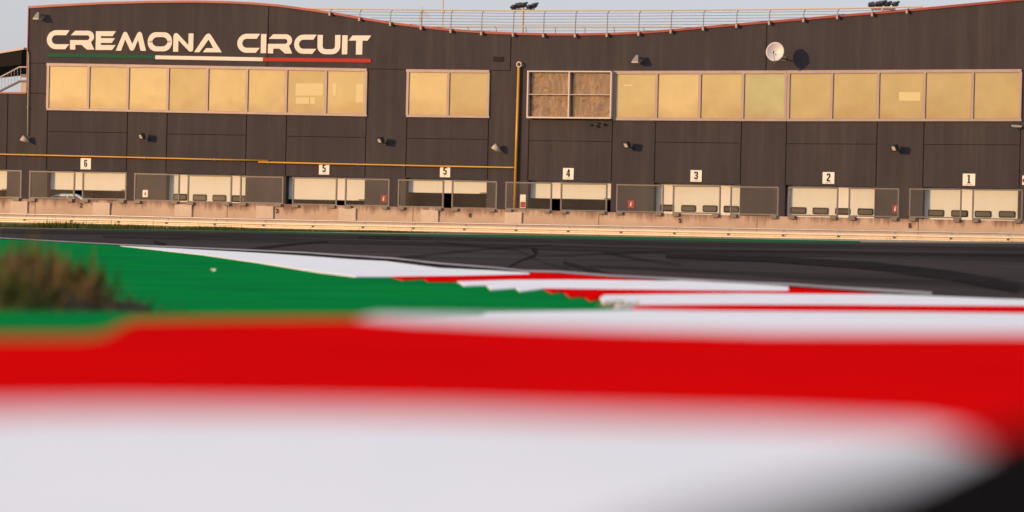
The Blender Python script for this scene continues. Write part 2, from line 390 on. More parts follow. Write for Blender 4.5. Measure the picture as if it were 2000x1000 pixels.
# white edge line of the track
def ribbon(pts, w0, w1, up):
    n = len(pts) - 1
    top = [(x, y - (w0 + (w1 - w0) * i / n) / 2) for i, (x, y) in enumerate(pts)]
    bot = [(x, y + (w0 + (w1 - w0) * i / n) / 2) for i, (x, y) in enumerate(pts)]
    return gp(top + bot[::-1], up)
el = [(-100, 459.5), (54, 467.5), (120, 471.3), (234, 477.5), (345, 482.2), (435, 486), (525, 490), (600, 493.5), (680, 499), (770, 504.5), (860, 514.5), (965, 522.5), (1025, 529), (1090, 530.5), (1195, 538.5), (1270, 542), (1400, 549), (1535, 555), (1640, 562), (1745, 568), (1820, 573)]
sheet('edge_line', ribbon(el, 1.6, 5.5, .020), .020, M['line'])
# kerb: slabs of alternating colour
KU = .019
kerb = bpy.data.objects.new('kerb', None); COL.objects.link(kerb); kerb['kind'] = 'structure'
stripes = [
 ('white', [(235, 480), (345, 485), (500, 493.5), (600, 500), (695, 507), (755, 510), (860, 523.5), (960, 528), (1034, 532.5), (1034, 535.5), (900, 538.3), (765, 540), (695, 540), (620, 531), (500, 512), (400, 498), (300, 487)]),
 ('red', [(765, 540), (900, 538.3), (1034, 535.5), (1036, 531.6), (1120, 535.5), (1195, 541.5), (1291, 548), (1120, 546), (1000, 546.4), (893, 549.5), (836, 549.5), (828, 543.8), (788, 546.5)]),
 ('white', [(893, 549.5), (1000, 546.4), (1120, 546), (1291, 548), (1330, 548), (1420, 552), (1540, 559.5), (1540, 568), (1390, 567), (1180, 564.6), (1061, 563), (1016, 568.5), (1007, 562), (959, 565.5), (950, 556.5), (908, 558)]),
 ('red', [(1061, 563), (1180, 564.6), (1390, 567), (1540, 568), (1543, 561.5), (1610, 565.5), (1730, 574.5), (1670, 574.5), (1535, 573.6), (1450, 572.6), (1180, 576), (1171, 582), (1153, 587), (1141, 577.5), (1114, 580), (1099, 567), (1078, 571.5)]),
 ('white', [(1171, 582), (1180, 576), (1450, 572.6), (1535, 573.6), (1670, 574.5), (1730, 574.5), (1820, 578), (1940, 583), (2150, 589), (2150, 598), (1820, 596.5), (1600, 595), (1400, 594.6), (1252, 595.5), (1235, 600), (1204, 600), (1180, 592)]),
 ('red', [(1235, 600), (1252, 595.5), (1400, 594.6), (1600, 595), (1820, 596.5), (2150, 598), (2150, 614), (2000, 612), (1790, 609.5), (1420, 607.5), (1252, 605)]),
 ('white', [(690, 622), (800, 614), (950, 609), (1252, 605), (1420, 607.5), (1790, 609.5), (2000, 612), (2150, 614), (2150, 653), (1900, 652), (1500, 651), (1200, 644), (1000, 638), (800, 630)]),
 ('red', [(-200, 660), (160, 659), (200, 655), (225, 644), (245, 632), (270, 626), (420, 624), (690, 622), (800, 630), (1000, 638), (1200, 644), (1500, 651), (1900, 652), (2150, 653), (2300, 960), (2000, 880), (1800, 838), (1500, 825), (1200, 818), (900, 808), (600, 803), (250, 800), (-200, 806)]),
 ('white', [(-200, 806), (250, 800), (600, 803), (900, 808), (1200, 818), (1500, 825), (1800, 838), (2000, 880), (2300, 960), (2600, 1500), (-700, 1500)]),
]
for i, (c, px) in enumerate(stripes):
    th = .006
    o = sheet('kerb_block', gp(px, KU), KU, M['red_paint'] if c == 'red' else M['white_kerb'], thick=th, parent=kerb)
sheet('tarmac_apron', gp([(1180, 1090), (1365, 1022), (1570, 972), (1783, 918), (1911, 867), (1971, 838), (2300, 790), (2700, 1500), (1000, 1500)], KU + .012), KU + .012, M['fresh_asphalt'])
# rubber marks on the track
marks = [([(985, 528), (1000, 518), (1018, 508), (1045, 499), (1052, 491), (1038, 484)], 5, 6, 0),
         ([(1100, 513), (1130, 521), (1160, 530), (1192, 540)], 7, 13, 0), ([(300, 472), (325, 479)], 6, 8, 0), ([(480, 490), (512, 484), (560, 478), (640, 472)], 8, 3, 0),
         ([(760, 506), (850, 496), (960, 485), (1080, 478)], 7, 3, 1), ([(1180, 492), (1240, 505), (1330, 517)], 6, 6, 1),
         ([(-100, 451), (200, 455), (500, 460), (800, 465)], 7, 8, 1), ([(700, 463), (1000, 469), (1300, 476), (2100, 489)], 6, 9, 1), ([(200, 462), (500, 468), (900, 478), (1300, 490), (2100, 506)], 5, 13, 1),
         ([(1300, 500), (1500, 505), (1700, 518), (1850, 536), (1990, 560)], 8, 22, 0), ([(1050, 500), (1300, 490), (1600, 492), (2100, 500)], 3, 9, 1),
         ([(1150, 518), (1400, 530), (1700, 545), (2100, 562)], 4, 14, 1), ([(850, 472), (1010, 488), (1060, 512), (1110, 524)], 3, 5, 1)]
for k, (pts, a, b, soft) in enumerate(marks):
    sheet('tyre_mark', ribbon(pts, a, b, .011 + .0006 * k), .011 + .0006 * k, M['soft_rubber' if soft else 'rubber_mark'])

# ------------------------------------------------------------------ pit building
bld = thing('pit_building', 'long dark grey pit building with wavy red roof edge and cream garage doors', 'building', tuple(P(0, 0)), ROT)
roofpx = [(55, 14), (100, 11), (200, 5.8), (300, 3.2), (375, 2.6), (450, 4), (500, 6.8), (550, 11), (600, 18), (645, 24.5), (703, 35), (762, 44.5), (823, 52), (882, 58), (941, 62.5), (1000, 65.2), (1062, 66.6), (1125, 67), (1200, 65.6), (1250, 63.5), (1312, 59), (1375, 53.2), (1440, 47.8), (1500, 42.5), (1570, 37), (1636, 31), (1705, 25.5), (1772, 20), (1850, 12.5), (1950, 3), (2050, -7), (2200, -19)]
roof_sz = [F(x, y) for x, y in roofpx]
WING_S = F(55, 100)[0]; WING_Z = F(30, 182)[1]
S_L, S_R = F(-260, 300)[0], F(2200, 300)[0]
def ztop(s): return lerp_tab(roof_sz, s) if s >= WING_S else WING_Z
doors = [  # left, right, top y left/right, bottom y left/right (None = closed), door windows
 dict(x=(-145, 13), t=(328, 331.5), b=(368, 371), w=[]),
 dict(x=(92, 247), t=(331.5, 335.5), b=(369.5, 373), w=[]),
 dict(x=(324.5, 479), t=(337.5, 340.5), b=None, w=[(333, 360, 378), (371, 398.5, 379), (409.5, 436.5, 380), (447.5, 474.5, 381)]),
 dict(x=(558, 712), t=(343.5, 346), b=(388.5, 392), w=[]),
 dict(x=(792, 950), t=(347.5, 350), b=(375, 379), w=[]),
 dict(x=(1031, 1193), t=(352.5, 355), b=(387, 389.5), w=[]),
 dict(x=(1277, 1445), t=(356.5, 360), b=None, w=[(1285, 1312, 399), (1326, 1355, 400), (1368, 1397, 400.5), (1409, 1439, 401.5)]),
 dict(x=(1533, 1708), t=(361, 364), b=None, w=[(1540, 1571, 404), (1583, 1614.5, 405), (1627, 1657, 405.8), (1671, 1702, 406.5)]),
 dict(x=(1802, 1988), t=(365.5, 368), b=None, w=[(1809, 1840.5, 409), (1854, 1887, 410), (1900, 1933, 411), (1947, 1980, 411.5)]),
 dict(x=(2075, 2270), t=(369, 371), b=None, w=[]),
]
for d in doors:
    ym = (d['t'][0] + 410) / 2
    d['s'] = (F(d['x'][0], ym)[0], F(d['x'][1], ym)[0])
    d['z'] = (F(d['x'][0], d['t'][0])[1] + F(d['x'][1], d['t'][1])[1]) / 2
ss = {S_L, S_R, WING_S, WING_S - .001}
for d in doors: ss |= set(d['s'])
s0 = WING_S
while s0 < S_R: ss.add(s0); s0 += .6
ss = sorted(x for x in ss if S_L <= x <= S_R)
wall = MB(); TH = .35
def door_at(s):
    for d in doors:
        if d['s'][0] < s < d['s'][1]: return d
for a, b in zip(ss, ss[1:]):
    d = door_at((a + b) / 2); zb = d['z'] if d else -1.5
    za, zc = ztop(a) if a != WING_S - .001 else WING_Z, ztop(b)
    if b == WING_S: continue
    if b == WING_S - .001: zc = WING_Z
    wall.face([P(a, zb), P(b, zb), P(b, zc), P(a, za)])
    wall.face([P(b, zb, -TH), P(a, zb, -TH), P(a, za, -TH), P(b, zc, -TH)])
    wall.face([P(a, za), P(b, zc), P(b, zc, -TH), P(a, za, -TH)])
    if d: wall.face([P(a, zb, -TH), P(b, zb, -TH), P(b, zb), P(a, zb)])
for d in doors:
    for s in d['s']: wall.face([P(s, -1.5), P(s, d['z']), P(s, d['z'], -TH), P(s, -1.5, -TH)])
wall.face([P(WING_S, WING_Z), P(WING_S, ztop(WING_S)), P(WING_S, ztop(WING_S), -TH), P(WING_S, WING_Z, -TH)])
w_o = wall.build('wall', M['clad'], bld)
# infill panels above each door stand 1 cm proud and read a touch darker
DEPTH = 14
body = MB()
for a, b in zip(ss, ss[1:]):
    if b == WING_S: continue
    za, zb = (WING_Z if a < WING_S else ztop(a)), (WING_Z if b < WING_S else ztop(b))
    body.hexa([P(a, za - .25, -TH - .004), P(b, zb - .25, -TH - .004), P(b, zb - .05, -TH - .004), P(a, za - .05, -TH - .004)],
              [P(a, za - .25, -DEPTH), P(b, zb - .25, -DEPTH), P(b, zb - .05, -DEPTH), P(a, za - .05, -DEPTH)])
body.build('roof', M['roof'], bld)
for s, zt in ((S_L, WING_Z - .25), (WING_S + .01, ztop(WING_S) - .26), (S_R, ztop(S_R) - .26)):
    side = MB()
    side.hexa([P(s, -1.5, -TH - .003), P(s + .2, -1.5, -TH - .003), P(s + .2, zt, -TH - .003), P(s, zt, -TH - .003)],
              [P(s, -1.5, -DEPTH), P(s + .2, -1.5, -DEPTH), P(s + .2, zt, -DEPTH), P(s, zt, -DEPTH)])
    side.build('side_wall', M['clad'], bld)
rear = MB(); rear.hexa([P(S_L, -1.5, -DEPTH), P(S_R, -1.5, -DEPTH), P(S_R, 6.2, -DEPTH), P(S_L, WING_Z - .3, -DEPTH)],
                       [P(S_L, -1.5, -DEPTH - .3), P(S_R, -1.5, -DEPTH - .3), P(S_R, 6.2, -DEPTH - .3), P(S_L, WING_Z - .3, -DEPTH - .3)])
rear.build('rear_wall', M['clad'], bld)
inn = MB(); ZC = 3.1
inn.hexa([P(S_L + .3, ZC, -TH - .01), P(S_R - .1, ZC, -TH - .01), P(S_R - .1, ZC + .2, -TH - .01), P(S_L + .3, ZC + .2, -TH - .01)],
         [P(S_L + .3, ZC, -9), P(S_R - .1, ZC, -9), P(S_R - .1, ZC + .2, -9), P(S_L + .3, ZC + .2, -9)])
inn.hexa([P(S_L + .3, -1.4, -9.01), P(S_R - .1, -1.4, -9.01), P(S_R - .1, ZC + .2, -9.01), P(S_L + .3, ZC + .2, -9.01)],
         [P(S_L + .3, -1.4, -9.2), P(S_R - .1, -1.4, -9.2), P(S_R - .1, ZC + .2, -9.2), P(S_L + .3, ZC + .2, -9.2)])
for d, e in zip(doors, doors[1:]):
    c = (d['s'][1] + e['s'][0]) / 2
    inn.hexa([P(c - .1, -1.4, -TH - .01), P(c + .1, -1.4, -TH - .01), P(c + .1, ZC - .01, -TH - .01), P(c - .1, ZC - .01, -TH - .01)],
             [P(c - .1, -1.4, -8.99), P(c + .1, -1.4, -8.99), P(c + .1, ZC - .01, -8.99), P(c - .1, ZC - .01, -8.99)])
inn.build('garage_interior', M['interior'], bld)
# joints between the cladding panels
J = MB()
def vseam(x, y0, y1, wd=1.7): J.fq(x - wd/2, x + wd/2, y0, y0, y1, y1, -.005, .006)
def hseam(x0, x1, y0, y1, wd=1.1): J.fq(x0, x1, y0 - wd/2, y1 - wd/2, y0 + wd/2, y1 + wd/2, -.005, .005)
low = [(14, 184, 331), (92, 216, 331), (248, 219, 335), (325.5, 221, 337), (480.5, 224, 340), (558.5, 226, 343), (714, 229, 345), (793.5, 231, 347),
       (953, 232, 350), (1032, 234, 352), (1195, 236, 355), (1279, 237, 356.5), (1447, 238, 360), (1535, 239, 361), (1712, 239, 364), (1803.5, 239, 365), (1992, 239, 368)]
for x, y0, y1 in low: vseam(x, y0, y1)
vseam(523.5, 12, 130); vseam(997.5, 68, 137.5); vseam(1497, 45, 138)
for a in ((92, 248, 256.5, 259.5), (325.5, 480.5, 261.5, 264), (558.5, 714, 266, 268.5), (793.5, 953, 270, 272.5), (1032, 1195, 274.5, 276.5), (1279, 1447, 277.5, 279.5), (1535, 1712, 280.5, 281.5), (1803.5, 1992, 282, 283),
          (719, 795, 134.5, 135.5), (958, 997, 137.3, 138), (55, 92, 123, 123.5), (55, 92, 181.5, 183)): hseam(*a)
J.build('panel_joints', M['joint'], bld)
# red coping
R = MB()
pr = [(s, ztop(s)) for s in ss if s >= WING_S]
for (a, za), (b, zb) in zip(pr, pr[1:]):
    R.hexa([P(a, za - .06, .06), P(b, zb - .06, .06), P(b, zb + .045, .06), P(a, za + .045, .06)],
           [P(a, za - .06, -.5), P(b, zb - .06, -.5), P(b, zb + .045, -.5), P(a, za + .045, -.5)])
R.hexa([P(S_L, WING_Z - .02, .05), P(WING_S - .03, WING_Z - .02, .05), P(WING_S - .03, WING_Z + .05, .05), P(S_L, WING_Z + .05, .05)],
       [P(S_L, WING_Z - .02, -.5), P(WING_S - .03, WING_Z - .02, -.5), P(WING_S - .03, WING_Z + .05, -.5), P(S_L, WING_Z + .05, -.5)])
R.hexa([P(WING_S - .04, WING_Z + .06, .05), P(WING_S - .001, WING_Z + .06, .05), P(WING_S - .001, ztop(WING_S) + .05, .05), P(WING_S - .04, ztop(WING_S) + .05, .05)],
       [P(WING_S - .04, WING_Z + .06, -.3), P(WING_S - .001, WING_Z + .06, -.3), P(WING_S - .001, ztop(WING_S) + .05, -.3), P(WING_S - .04, ztop(WING_S) + .05, -.3)])
R.build('roof_coping', M['red_trim'], bld)

# garage doors
def rrect(x0, x1, y0, y1, r, pl=0.0, off=0.0):
    """rounded rectangle on the facade in metres (s0, s1, z0, z1)"""
    pts = []
    for cx, cy, a0 in ((x1 - r, y1 - r, 0), (x0 + r, y1 - r, 90), (x0 + r, y0 + r, 180), (x1 - r, y0 + r, 270)):
        for k in range(5):
            a = math.radians(a0 + k * 22.5); pts.append(P(cx + r * math.cos(a), cy + r * math.sin(a), off))
    return pts
DO = -.30
for d in doors:
    s0, s1 = d['s']; zt = d['z'] + .1
    zb = -1.0 if d['b'] is None else (F(d['x'][0], d['b'][0])[1] + F(d['x'][1], d['b'][1])[1]) / 2
    g = MB(); z = zt; h = .52
    while z > zb + .01:
        z2 = max(zb, z - h)
        g.hexa([P(s0 + .01, z2 + .012, DO), P(s1 - .01, z2 + .012, DO), P(s1 - .01, z, DO), P(s0 + .01, z, DO)],
               [P(s0 + .01, z2 + .012, DO - .04), P(s1 - .01, z2 + .012, DO - .04), P(s1 - .01, z, DO - .04), P(s0 + .01, z, DO - .04)])
        # recessed joint strip
        g.hexa([P(s0 + .01, z2, DO - .012), P(s1 - .01, z2, DO - .012), P(s1 - .01, z2 + .012, DO - .012), P(s0 + .01, z2 + .012, DO - .012)],
               [P(s0 + .01, z2, DO - .035), P(s1 - .01, z2, DO - .035), P(s1 - .01, z2 + .012, DO - .035), P(s0 + .01, z2 + .012, DO - .035)])
        z = z2
    go = g.build('garage_door', M['door'], bld)
    if d['b'] is not None:
        hd = MB(); hd.hexa([P(s1 - .42, zb + .02, DO + .05), P(s1 - .14, zb + .02, DO + .05), P(s1 - .14, zb + .06, DO + .05), P(s1 - .42, zb + .06, DO + .05)],
                           [P(s1 - .42, zb + .02, DO + .001), P(s1 - .14, zb + .02, DO + .001), P(s1 - .14, zb + .06, DO + .001), P(s1 - .42, zb + .06, DO + .001)])
        hd.build('door_handle', M['darkmetal'], go)
        sk = MB(); sk.hexa([P(s0 + .01, zb - .03, DO - .005), P(s1 - .01, zb - .03, DO - .005), P(s1 - .01, zb - .001, DO - .005), P(s0 + .01, zb - .001, DO - .005)],
                           [P(s0 + .01, zb - .03, DO - .035), P(s1 - .01, zb - .03, DO - .035), P(s1 - .01, zb - .001, DO - .035), P(s0 + .01, zb - .001, DO - .035)])
        sk.build('bottom_seal', M['door_frame'], go)
    for (a, b, y) in d['w']:
        sa, sb = F(a, y + 6)[0], F(b, y + 6)[0]; za, zc = F(a, y + 13.3)[1], F(a, y)[1]
        fr = MB(); pts = rrect(sa, sb, za, zc, .07, off=DO + .002); fr.prism(pts, N * .02)
        fo = fr.build('window_frame', M['door_frame'], go)
        pn = MB(); pts = rrect(sa + .045, sb - .06, za + .055, zc - .055, .05, off=DO + .018); pn.prism(pts, N * .008)
        pn.build('window_pane', M['door_pane'], go)
# window bands
def band(name, xl, xr, tl, tr, bl, br, divs, fw=5.5, mw=4.6, mats=None, frame='frame', proud=.07):
    f = MB()
    y = lambda x, a, b: a + (b - a) * (x - xl) / (xr - xl)
    yt = lambda x: y(x, tl, tr); yb = lambda x: y(x, bl, br)
    f.fq(xl, xr, tl, tr, tl + fw, tr + fw, -.01, proud); f.fq(xl, xr, bl - fw + 1.5, br - fw + 1.5, bl, br, -.01, proud)
    e = .3
    f.fq(xl, xl + fw - 1, yt(xl) + fw + .05, yt(xl + fw) + fw + .05, yb(xl) - fw + 1.45, yb(xl + fw) - fw + 1.45, -.01, proud - .004)
    f.fq(xr - fw + 1, xr, yt(xr - fw) + fw + .05, yt(xr) + fw + .05, yb(xr - fw) - fw + 1.45, yb(xr) - fw + 1.45, -.01, proud - .004)
    for x in divs:
        f.fq(x - mw/2, x + mw/2, yt(x) + fw + .05, yt(x) + fw + .05, yb(x) - fw + 1.45, yb(x) - fw + 1.45, -.01, proud - .004)
    wo_ = f.build('window', M[frame], bld)
    xs = [xl + fw - 1.5] + list(divs) + [xr - fw + 1.5]
    for i, (a, b) in enumerate(zip(xs, xs[1:])):
        a += mw/2 if i else 0; b -= mw/2 if i < len(xs) - 2 else 0
        # slim inner sash, then the glass
        sh = MB(); q = .9
        sh.fq(a, b, yt(a) + fw, yt(b) + fw, yt(a) + fw + q, yt(b) + fw + q, 0, proud * .45)
        sh.fq(a, b, yb(a) - fw + .3, yb(b) - fw + .3, yb(a) - fw + 1.6, yb(b) - fw + 1.6, 0, proud * .45)
        sh.fq(a, a + q, yt(a) + fw + q, yt(a) + fw + q, yb(a) - fw + .3, yb(a) - fw + .3, 0, proud * .45)
        sh.fq(b - q, b, yt(b) + fw + q, yt(b) + fw + q, yb(b) - fw + .3, yb(b) - fw + .3, 0, proud * .45)
        sh.build('sash', M['greymetal'], wo_)
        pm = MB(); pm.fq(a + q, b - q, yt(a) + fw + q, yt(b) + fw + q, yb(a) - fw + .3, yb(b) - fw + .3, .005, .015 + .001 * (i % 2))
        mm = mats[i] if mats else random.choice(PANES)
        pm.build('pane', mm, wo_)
    return wo_
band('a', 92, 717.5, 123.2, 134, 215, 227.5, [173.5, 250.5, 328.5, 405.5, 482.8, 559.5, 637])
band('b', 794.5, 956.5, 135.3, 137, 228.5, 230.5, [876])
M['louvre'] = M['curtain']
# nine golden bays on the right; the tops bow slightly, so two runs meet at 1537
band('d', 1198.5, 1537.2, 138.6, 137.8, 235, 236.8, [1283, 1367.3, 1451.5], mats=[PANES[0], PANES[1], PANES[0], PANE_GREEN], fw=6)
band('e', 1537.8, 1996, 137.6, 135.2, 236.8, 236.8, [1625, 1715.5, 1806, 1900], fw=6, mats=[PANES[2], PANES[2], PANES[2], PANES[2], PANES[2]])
# curtained bay, its white screen frame stands off the wall
cb = MB(); OFFC = .28
for a in ((1034, 1198.5, 138.5, 139.2, 141, 141.7), (1033, 1197.5, 228, 229.5, 231, 232.5)): cb.fq(*a, .05, OFFC)
for x in (1034.6, 1115, 1197): cb.fq(x - 1.3, x + 1.3, 141.2, 141.2, 228.8, 228.8, .05, OFFC - .01)
cb.fq(1036, 1114, 184, 184.5, 185.2, 185.7, .06, OFFC - .02); cb.fq(1116, 1196, 184.5, 185, 185.7, 186.2, .06, OFFC - .02)
cbo = cb.build('window', M['frame_white'], bld)
cbp = MB(); cbp.fq(1037, 1113, 141.4, 141.9, 228.2, 228.8, .01, .03); cbp.build('pane', M['curtain'], cbo)
cbp = MB(); cbp.fq(1117, 1195, 141.9, 142.3, 228.9, 229.4, .01, .03); cbp.build('pane', M['curtain'], cbo)
# notices stuck inside the glazing
M['poster'] = mat('pale_poster', (.63, .55, .31), .6, spec=.1)
for (x0, x1, y0, y1) in ((578, 632, 163, 187), (578, 604, 190, 203), (606, 616, 190, 203), (650, 657.5, 163, 187), (696, 710, 164, 200), (1756, 1798, 180, 197), (1030+189, 1030+206, 165, 168)):
    pb = MB(); pb.fq(x0, x1, y0, y0, y1, y1, .018, .022); pb.build('window_notice', M['poster'], bld)
# small vent grille
v = MB(); v.fq(963.5, 984, 110.5, 110.8, 120, 120.3, -.01, .03)
for k in range(5): v.fq(965, 982.5, 111.5 + 1.7 * k, 111.8 + 1.7 * k, 112.3 + 1.7 * k, 112.6 + 1.7 * k, .03, .05)
v.build('vent_grille', M['interior'], bld)

# ------------------------------------------------------------------ lettering
def arc(cx, cy, r, a0, a1, n=8): return [(cx + r * math.cos(math.radians(a0 + (a1 - a0) * i / n)), cy + r * math.sin(math.radians(a0 + (a1 - a0) * i / n))) for i in range(n + 1)]
gC = [(1.19, 1)] + arc(.5, .5, .5, 90, 270, 14) + [(.98, 0), (1.19, .26)] + arc(.5, .5, .24, 270, 90, 12) + [(1.02, .74)]
gR = [(.25, 1)] + arc(.9, .68, .32, 90, -60, 9) + [(1.24, 0), (.87, 0), (.59, .25), (.27, .25), (.27, 0), (0, 0), (0, .5)] + arc(.86, .63, .13, -90, 90, 8) + [(.03, .76)]
gE = [(0, 1), (1.05, 1), (.88, .74), (.27, .74), (.27, .63), (1.0, .63), (.85, .38), (.27, .38), (.27, .26), (1.05, .26), (.87, 0), (0, 0)]
gM = [(0, 0), (.34, .86), (.39, .96), (.47, 1), (.55, .96), (.60, .88), (.85, .36), (1.09, .89), (1.14, .96), (1.22, 1), (1.3, .96), (1.35, .87), (1.57, 0), (1.29, 0), (1.15, .58), (.96, .09), (.91, .02), (.84, 0), (.77, .02), (.72, .09), (.48, .60), (.28, 0)]
gN = [(0, 0), (0, .85), (.04, .96), (.13, 1), (.22, .96), (.78, .36), (.78, .98), (1.03, .98), (1.03, .13), (.99, .03), (.9, 0), (.81, .04), (.26, .62), (.26, 0)]
gA = [(0, 0), (.54, .86), (.62, .96), (.72, 1), (.81, .96), (.88, .86), (1.43, 0), (.45, 0), (.62, .22), (.99, .22), (.74, .68), (.28, 0)]
gI = [(0, 0), (0, 1), (.27, 1), (.27, 0)]
gU = [(0, 1)] + arc(.42, .42, .42, 180, 270, 8) + arc(.76, .42, .42, 270, 360, 8) + [(1.18, 1), (.91, 1)] + arc(.75, .42, .16, 0, -90, 5) + arc(.43, .42, .16, 270, 180, 5) + [(.27, 1)]
gT = [(.2, 1), (1.18, 1), (1.0, .73), (.73, .73), (.73, 0), (.4, 0), (.4, .73), (0, .73)]
sign = thing('building_sign', 'large cream CREMONA CIRCUIT lettering above a green, white and red stripe', 'sign', tuple(P(-20, 7)), ROT)
def letter(g, x0, x1, y0, y1, mt='white_paint', parent=sign, off=.006, th=.02, w_=None):
    wmax = w_ or max(p[0] for p in g); sl0, sr0 = F(x0, (y0 + y1) / 2)[0], F(x1, (y0 + y1) / 2 + .5)[0]
    z1, z0 = F(x0, y0)[1], F(x0, y1)[1]
    dz = F(x1, y1 + (x1 - x0) * .0235)[1] - z0
    b = MB(); b.prism([P(sl0 + (sr0 - sl0) * p[0] / wmax, z0 + (z1 - z0) * p[1], off) for p in g], N * th)
    o = b.build('letter', M[mt], parent); 
    return o
L_ = [(gC, 92, 136, 59, 96), (gR, 137.5, 184.8, 60, 96.8), (gE, 187.5, 226.5, 61, 97.5), (gM, 227, 286, 62, 99)]
for a in L_: letter(*a)
# O is a ring
def ring(x0, x1, y0, y1):
    s0, s1 = F(x0, (y0 + y1)/2)[0], F(x1, (y0 + y1)/2)[0]; z1, z0 = F(x0, y0)[1], F(x0, y1)[1]
    h = z1 - z0; w_ = s1 - s0
    def rr(i):
        r = .48 * h - i * .62; pts = []
        for cx, cz, a0 in ((s1 - i - r, z1 - i - r, 0), (s0 + i + r, z1 - i - r, 90), (s0 + i + r, z0 + i + r, 180), (s1 - i - r, z0 + i + r, 270)):
            for k in range(9):
                a = math.radians(a0 + k * 11.25); pts.append((cx + r * math.cos(a), cz + r * math.sin(a)))
        return pts
    o_, i_ = rr(0), rr(.25 * h); b = MB(); n = len(o_)
    for k in range(n):
        l = (k + 1) % n
        b.hexa([P(*o_[k], .026), P(*o_[l], .026), P(*i_[l], .026), P(*i_[k], .026)], [P(*o_[k], .006), P(*o_[l], .006), P(*i_[l], .006), P(*i_[k], .006)])
    b.build('letter', M['white_paint'], sign)
ring(289, 336.5, 63, 100)
for a in [(gN, 339, 378, 64.5, 101), (gA, 380, 434, 65.3, 102), (gC, 464, 508, 66, 103), (gI, 510, 520.5, 66.5, 103.8), (gR, 524, 571.5, 67, 104.3),
          (gC, 575, 618.5, 67.7, 105), (gU, 620.5, 665, 68.3, 105.8), (gI, 668.5, 679, 69, 106), (gT, 681, 725, 69.3, 106.5)]: letter(*a)
for (x0, x1, a, b, mt) in ((92, 303.3, 103.8, 107.5, 'green_letter'), (303.8, 513.7, 108.3, 112.3, 'white_paint'), (514, 725, 112.4, 114.9, 'red_letter')):
    q = MB(); q.fq(x0, x1, a, b, a + 7.2, b + 7.2, .005, .03); q.build('stripe', M[mt], sign)

DIG = {  # condensed block figures, 0.5 wide and 1 high
 '1': [[(.12, 1), (.34, 1), (.34, .12), (.46, .12), (.46, 0), (.04, 0), (.04, .12), (.15, .12), (.15, .82), (.04, .82), (.04, .92)]],
 '2': [[(.02, .70), (.02, .88), (.12, 1), (.38, 1), (.5, .88), (.5, .60), (.24, .22), (.24, .16), (.5, .16), (.5, 0), (.02, 0), (.02, .22), (.31, .64), (.31, .84), (.2, .84), (.2, .70)]],
 '3': [[(.0, .72), (.0, .88), (.12, 1), (.38, 1), (.5, .88), (.5, .60), (.42, .52), (.5, .44), (.5, .12), (.38, 0), (.12, 0), (0, .12), (0, .28), (.19, .28), (.19, .15), (.31, .15), (.31, .43), (.14, .43), (.14, .59), (.31, .59), (.31, .85), (.19, .85), (.19, .72)]],
 '4': [[(-.02, .36), (.22, 1), (.44, 1), (.44, .38), (.52, .38), (.52, .23), (.44, .23), (.44, 0), (.26, 0), (.26, .76), (.13, .38), (.255, .38), (.255, .23), (-.02, .23)]],
 '5': [[(0, 1), (.48, 1), (.48, .85), (.19, .85), (.19, .64), (.4, .64), (.5, .54), (.5, .12), (.38, 0), (.12, 0), (0, .12), (0, .28), (.19, .28), (.19, .15), (.31, .15), (.31, .49), (0, .49)]],
 '6': [[(.5, .74), (.31, .74), (.31, .85), (.19, .85), (.19, .15), (.31, .15), (.31, .46), (.191, .46), (.191, .61), (.4, .61), (.5, .52), (.5, .12), (.38, 0), (.12, 0), (0, .12), (0, .88), (.12, 1), (.38, 1), (.5, .88)]],
}
def text_mesh(txt, s, z, off, h, mt, parent, wx=1.0, name='numeral'):
    b = MB()
    for poly in DIG[txt]: b.prism([P(s + (p[0] - .25) * h * wx, z + (p[1] - .5) * h, off) for p in poly], N * .004)
    return b.build(name, M[mt], parent)
plates = [('6', 158, 178, 309, 330.5, 'white number plate reading 6 above the half open door, under yellow pipe'),
          ('5', 623.5, 643.7, 319, 340.8, 'white number plate reading 5, its top crossed by yellow pipe, nearer the number 6'),
          ('5', 859.7, 879.7, 324, 346, 'white number plate reading 5, its top crossed by yellow pipe, nearer the number 4'),
          ('4', 1100, 1120.8, 328, 350.5, 'white number plate reading 4 right of the yellow downpipe'),
          ('3', 1349, 1371, 332.3, 354.8, 'white number plate reading 3 over a closed cream door'),
          ('2', 1607, 1630, 336, 358.8, 'white number plate reading 2 over a closed cream door'),
          ('1', 1880.7, 1905, 339, 362.5, 'white number plate reading 1 over the rightmost closed door')]
for t_, x0, x1, y0, y1, lab in plates:
    sm, zm = F((x0 + x1)/2, (y0 + y1)/2)
    p = thing('number_sign', lab, 'sign', tuple(P(sm, zm)), ROT, 'number plates above the garage doors')
    b = MB(); b.fq(x0, x1, y0, y0 + .4, y1, y1 + .4, .004, .03); b.build('plate', M['plate'], p, bevel=.004)
    text_mesh(t_, sm, zm + .02, .034, (y1 - y0) * .66 / 43, 'black', p, wx=1.0)
    u = MB(); u.fq(x0 + 5, x1 - 5, y1 - 2.6, y1 - 2.6, y1 - 2, y1 - 2, .030, .033); u.build('underline', M['black'], p)

